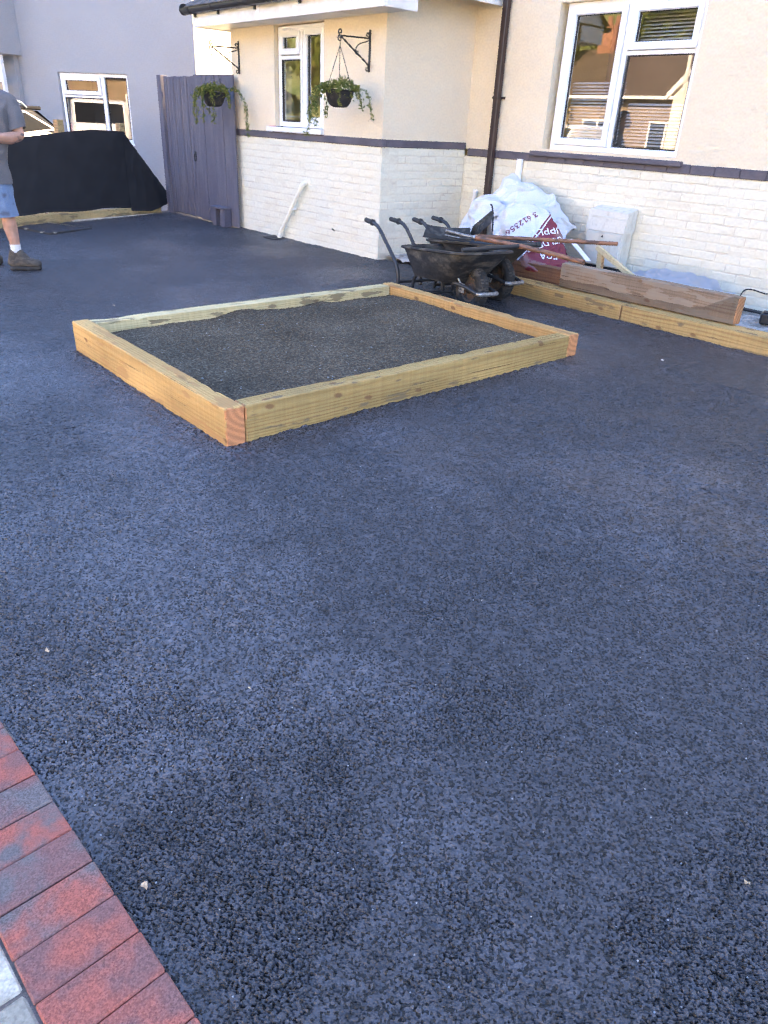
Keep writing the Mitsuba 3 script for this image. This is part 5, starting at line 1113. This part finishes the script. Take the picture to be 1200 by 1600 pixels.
part(lp, 'post', tube([[-13.6, -10.2, -.1], [-13.6, -10.2, 5.6]], [.07, .05], 12), 'mat_upvc_dirty', smooth=50); part(lp, 'arm', tube(bend([(-13.6, -10.2, 5.6), (-13.6, -10.2, 6.0), (-13.6, -9.0, 6.2)], .3), .03, 8), 'mat_upvc_dirty', smooth=50); part(lp, 'lamp', cham(-13.7, -13.5, -9.2, -8.6, 6.14, 6.26, .03), 'mat_upvc_dirty')
def hill(X, Y): return -.65 + 26 * np.clip((-Y - 26) / 70, 0, 1) ** 1.1 + 2.5 * (meshkit.fbm(np.stack([X * .04, Y * .04, 0 * X], -1), 3, 2) - .5) * np.clip((-Y - 26) / 20, 0, 1)
structure('hill', sheet(np.linspace(-160, 110, 55), np.linspace(-150, -24, 30), hill), 'mat_grass', 'wooded hillside across the street')
def crown(seed, H, Rr, n=2600):
    r = np.random.default_rng(seed); V, F = [], []
    cl = r.normal(size=(26, 3)); cl /= np.linalg.norm(cl, axis=1, keepdims=True); cl = cl * (r.uniform(.35, .85, 26)[:, None]) * [Rr, Rr, H * .36] + [0, 0, H * .62]
    i = r.integers(0, 26, n); d = r.normal(size=(n, 3)); d /= np.linalg.norm(d, axis=1, keepdims=True)
    P = cl[i] + d * r.uniform(.25, .42, n)[:, None] * Rr * [1, 1, .85]; N = d + r.normal(0, .4, (n, 3)); N /= np.linalg.norm(N, axis=1, keepdims=True)
    v, f = leaf_quads(P, N, r.uniform(.14, .30, n), r); return tm(v, f)
TR = [(plym(crown(s, 7.5, 2.6), 'mat_tree_leaf'), plym(tube([[0, 0, 0], [.1, 0, 2.2], [0, .1, 4.8]], [.2, .15, .06], 8), 'mat_bark')) for s in (1, 2, 3)]
r = np.random.default_rng(21)
spots = [(-36 + 5.0 * i + r.uniform(-1.5, 1.5), -14 - r.uniform(0, 3)) for i in range(3)] + [(-52 + 5 * i, -15 - r.uniform(0, 8)) for i in range(3)] + [(-70 + 6.2 * i + r.uniform(-2, 2), -29 - r.uniform(0, 16) ) for i in range(22)] + [(-70 + 9 * i + r.uniform(-2, 2), -52 - r.uniform(0, 14)) for i in range(14)]
for i, (x, y) in enumerate(spots):
    k = thing('tree', 'leafy tree on the wooded slope across the street', 'tree', 'trees on the slope across the street'); z = float(hill(np.array(x), np.array(y))) if y < -26 else -.4
    M = T().translate([x, y, z - .1]).rotate([0, 0, 1], float(r.uniform(0, 360))).scale(float(r.uniform(.85, 1.4)))
    part(k, 'crown', {**TR[i % 3][0], 'to_world': M}, None); part(k, 'trunk', {**TR[i % 3][1], 'to_world': M}, None)

# ------------------------------------------------------------------ small litter on the tarmac
def litter(x, y, s, label, seed, m='mat_dry_leaf', c='leaf'):
    r = np.random.default_rng(seed); n = 7; a = np.linspace(0, 2 * math.pi, n, endpoint=False); q = s * (.5 + .6 * r.uniform(size=n))
    v = np.vstack([[[0, 0, .012]], np.c_[q * np.cos(a), .6 * q * np.sin(a), .006 + .012 * r.uniform(size=n)]]) + [x, y, gz(x, y) + .003]
    f = [[0, 1 + i, 1 + (i + 1) % n] for i in range(n)]
    m1 = tm(v, f); m2 = tm(v - [0, 0, .0012], [q_[::-1] for q_ in f]); single('dry_leaf' if c == 'leaf' else 'stone_chip', cat(m1, m2), m, label, c)
litter(-1.845, .382, .011, 'pinkish dry leaf flake on the tarmac near the left edge', 1)
litter(-.986, .288, .013, 'cream dry leaf flake beside the brick pavers', 2)
litter(-1.354, .756, .007, 'tiny orange dry leaf flake in the middle of the smooth tarmac patch', 3)
litter(-5.762, 2.194, .016, 'pale flake on the tarmac left of the raised bed', 4)
litter(-2.395, 4.617, .016, 'white chip on the tarmac right of the raised bed', 5, 'mat_upvc', 'stone')
litter(-.202, 1.264, .008, 'small pale chip on the tarmac by the lower right edge', 6, 'mat_concrete', 'stone')
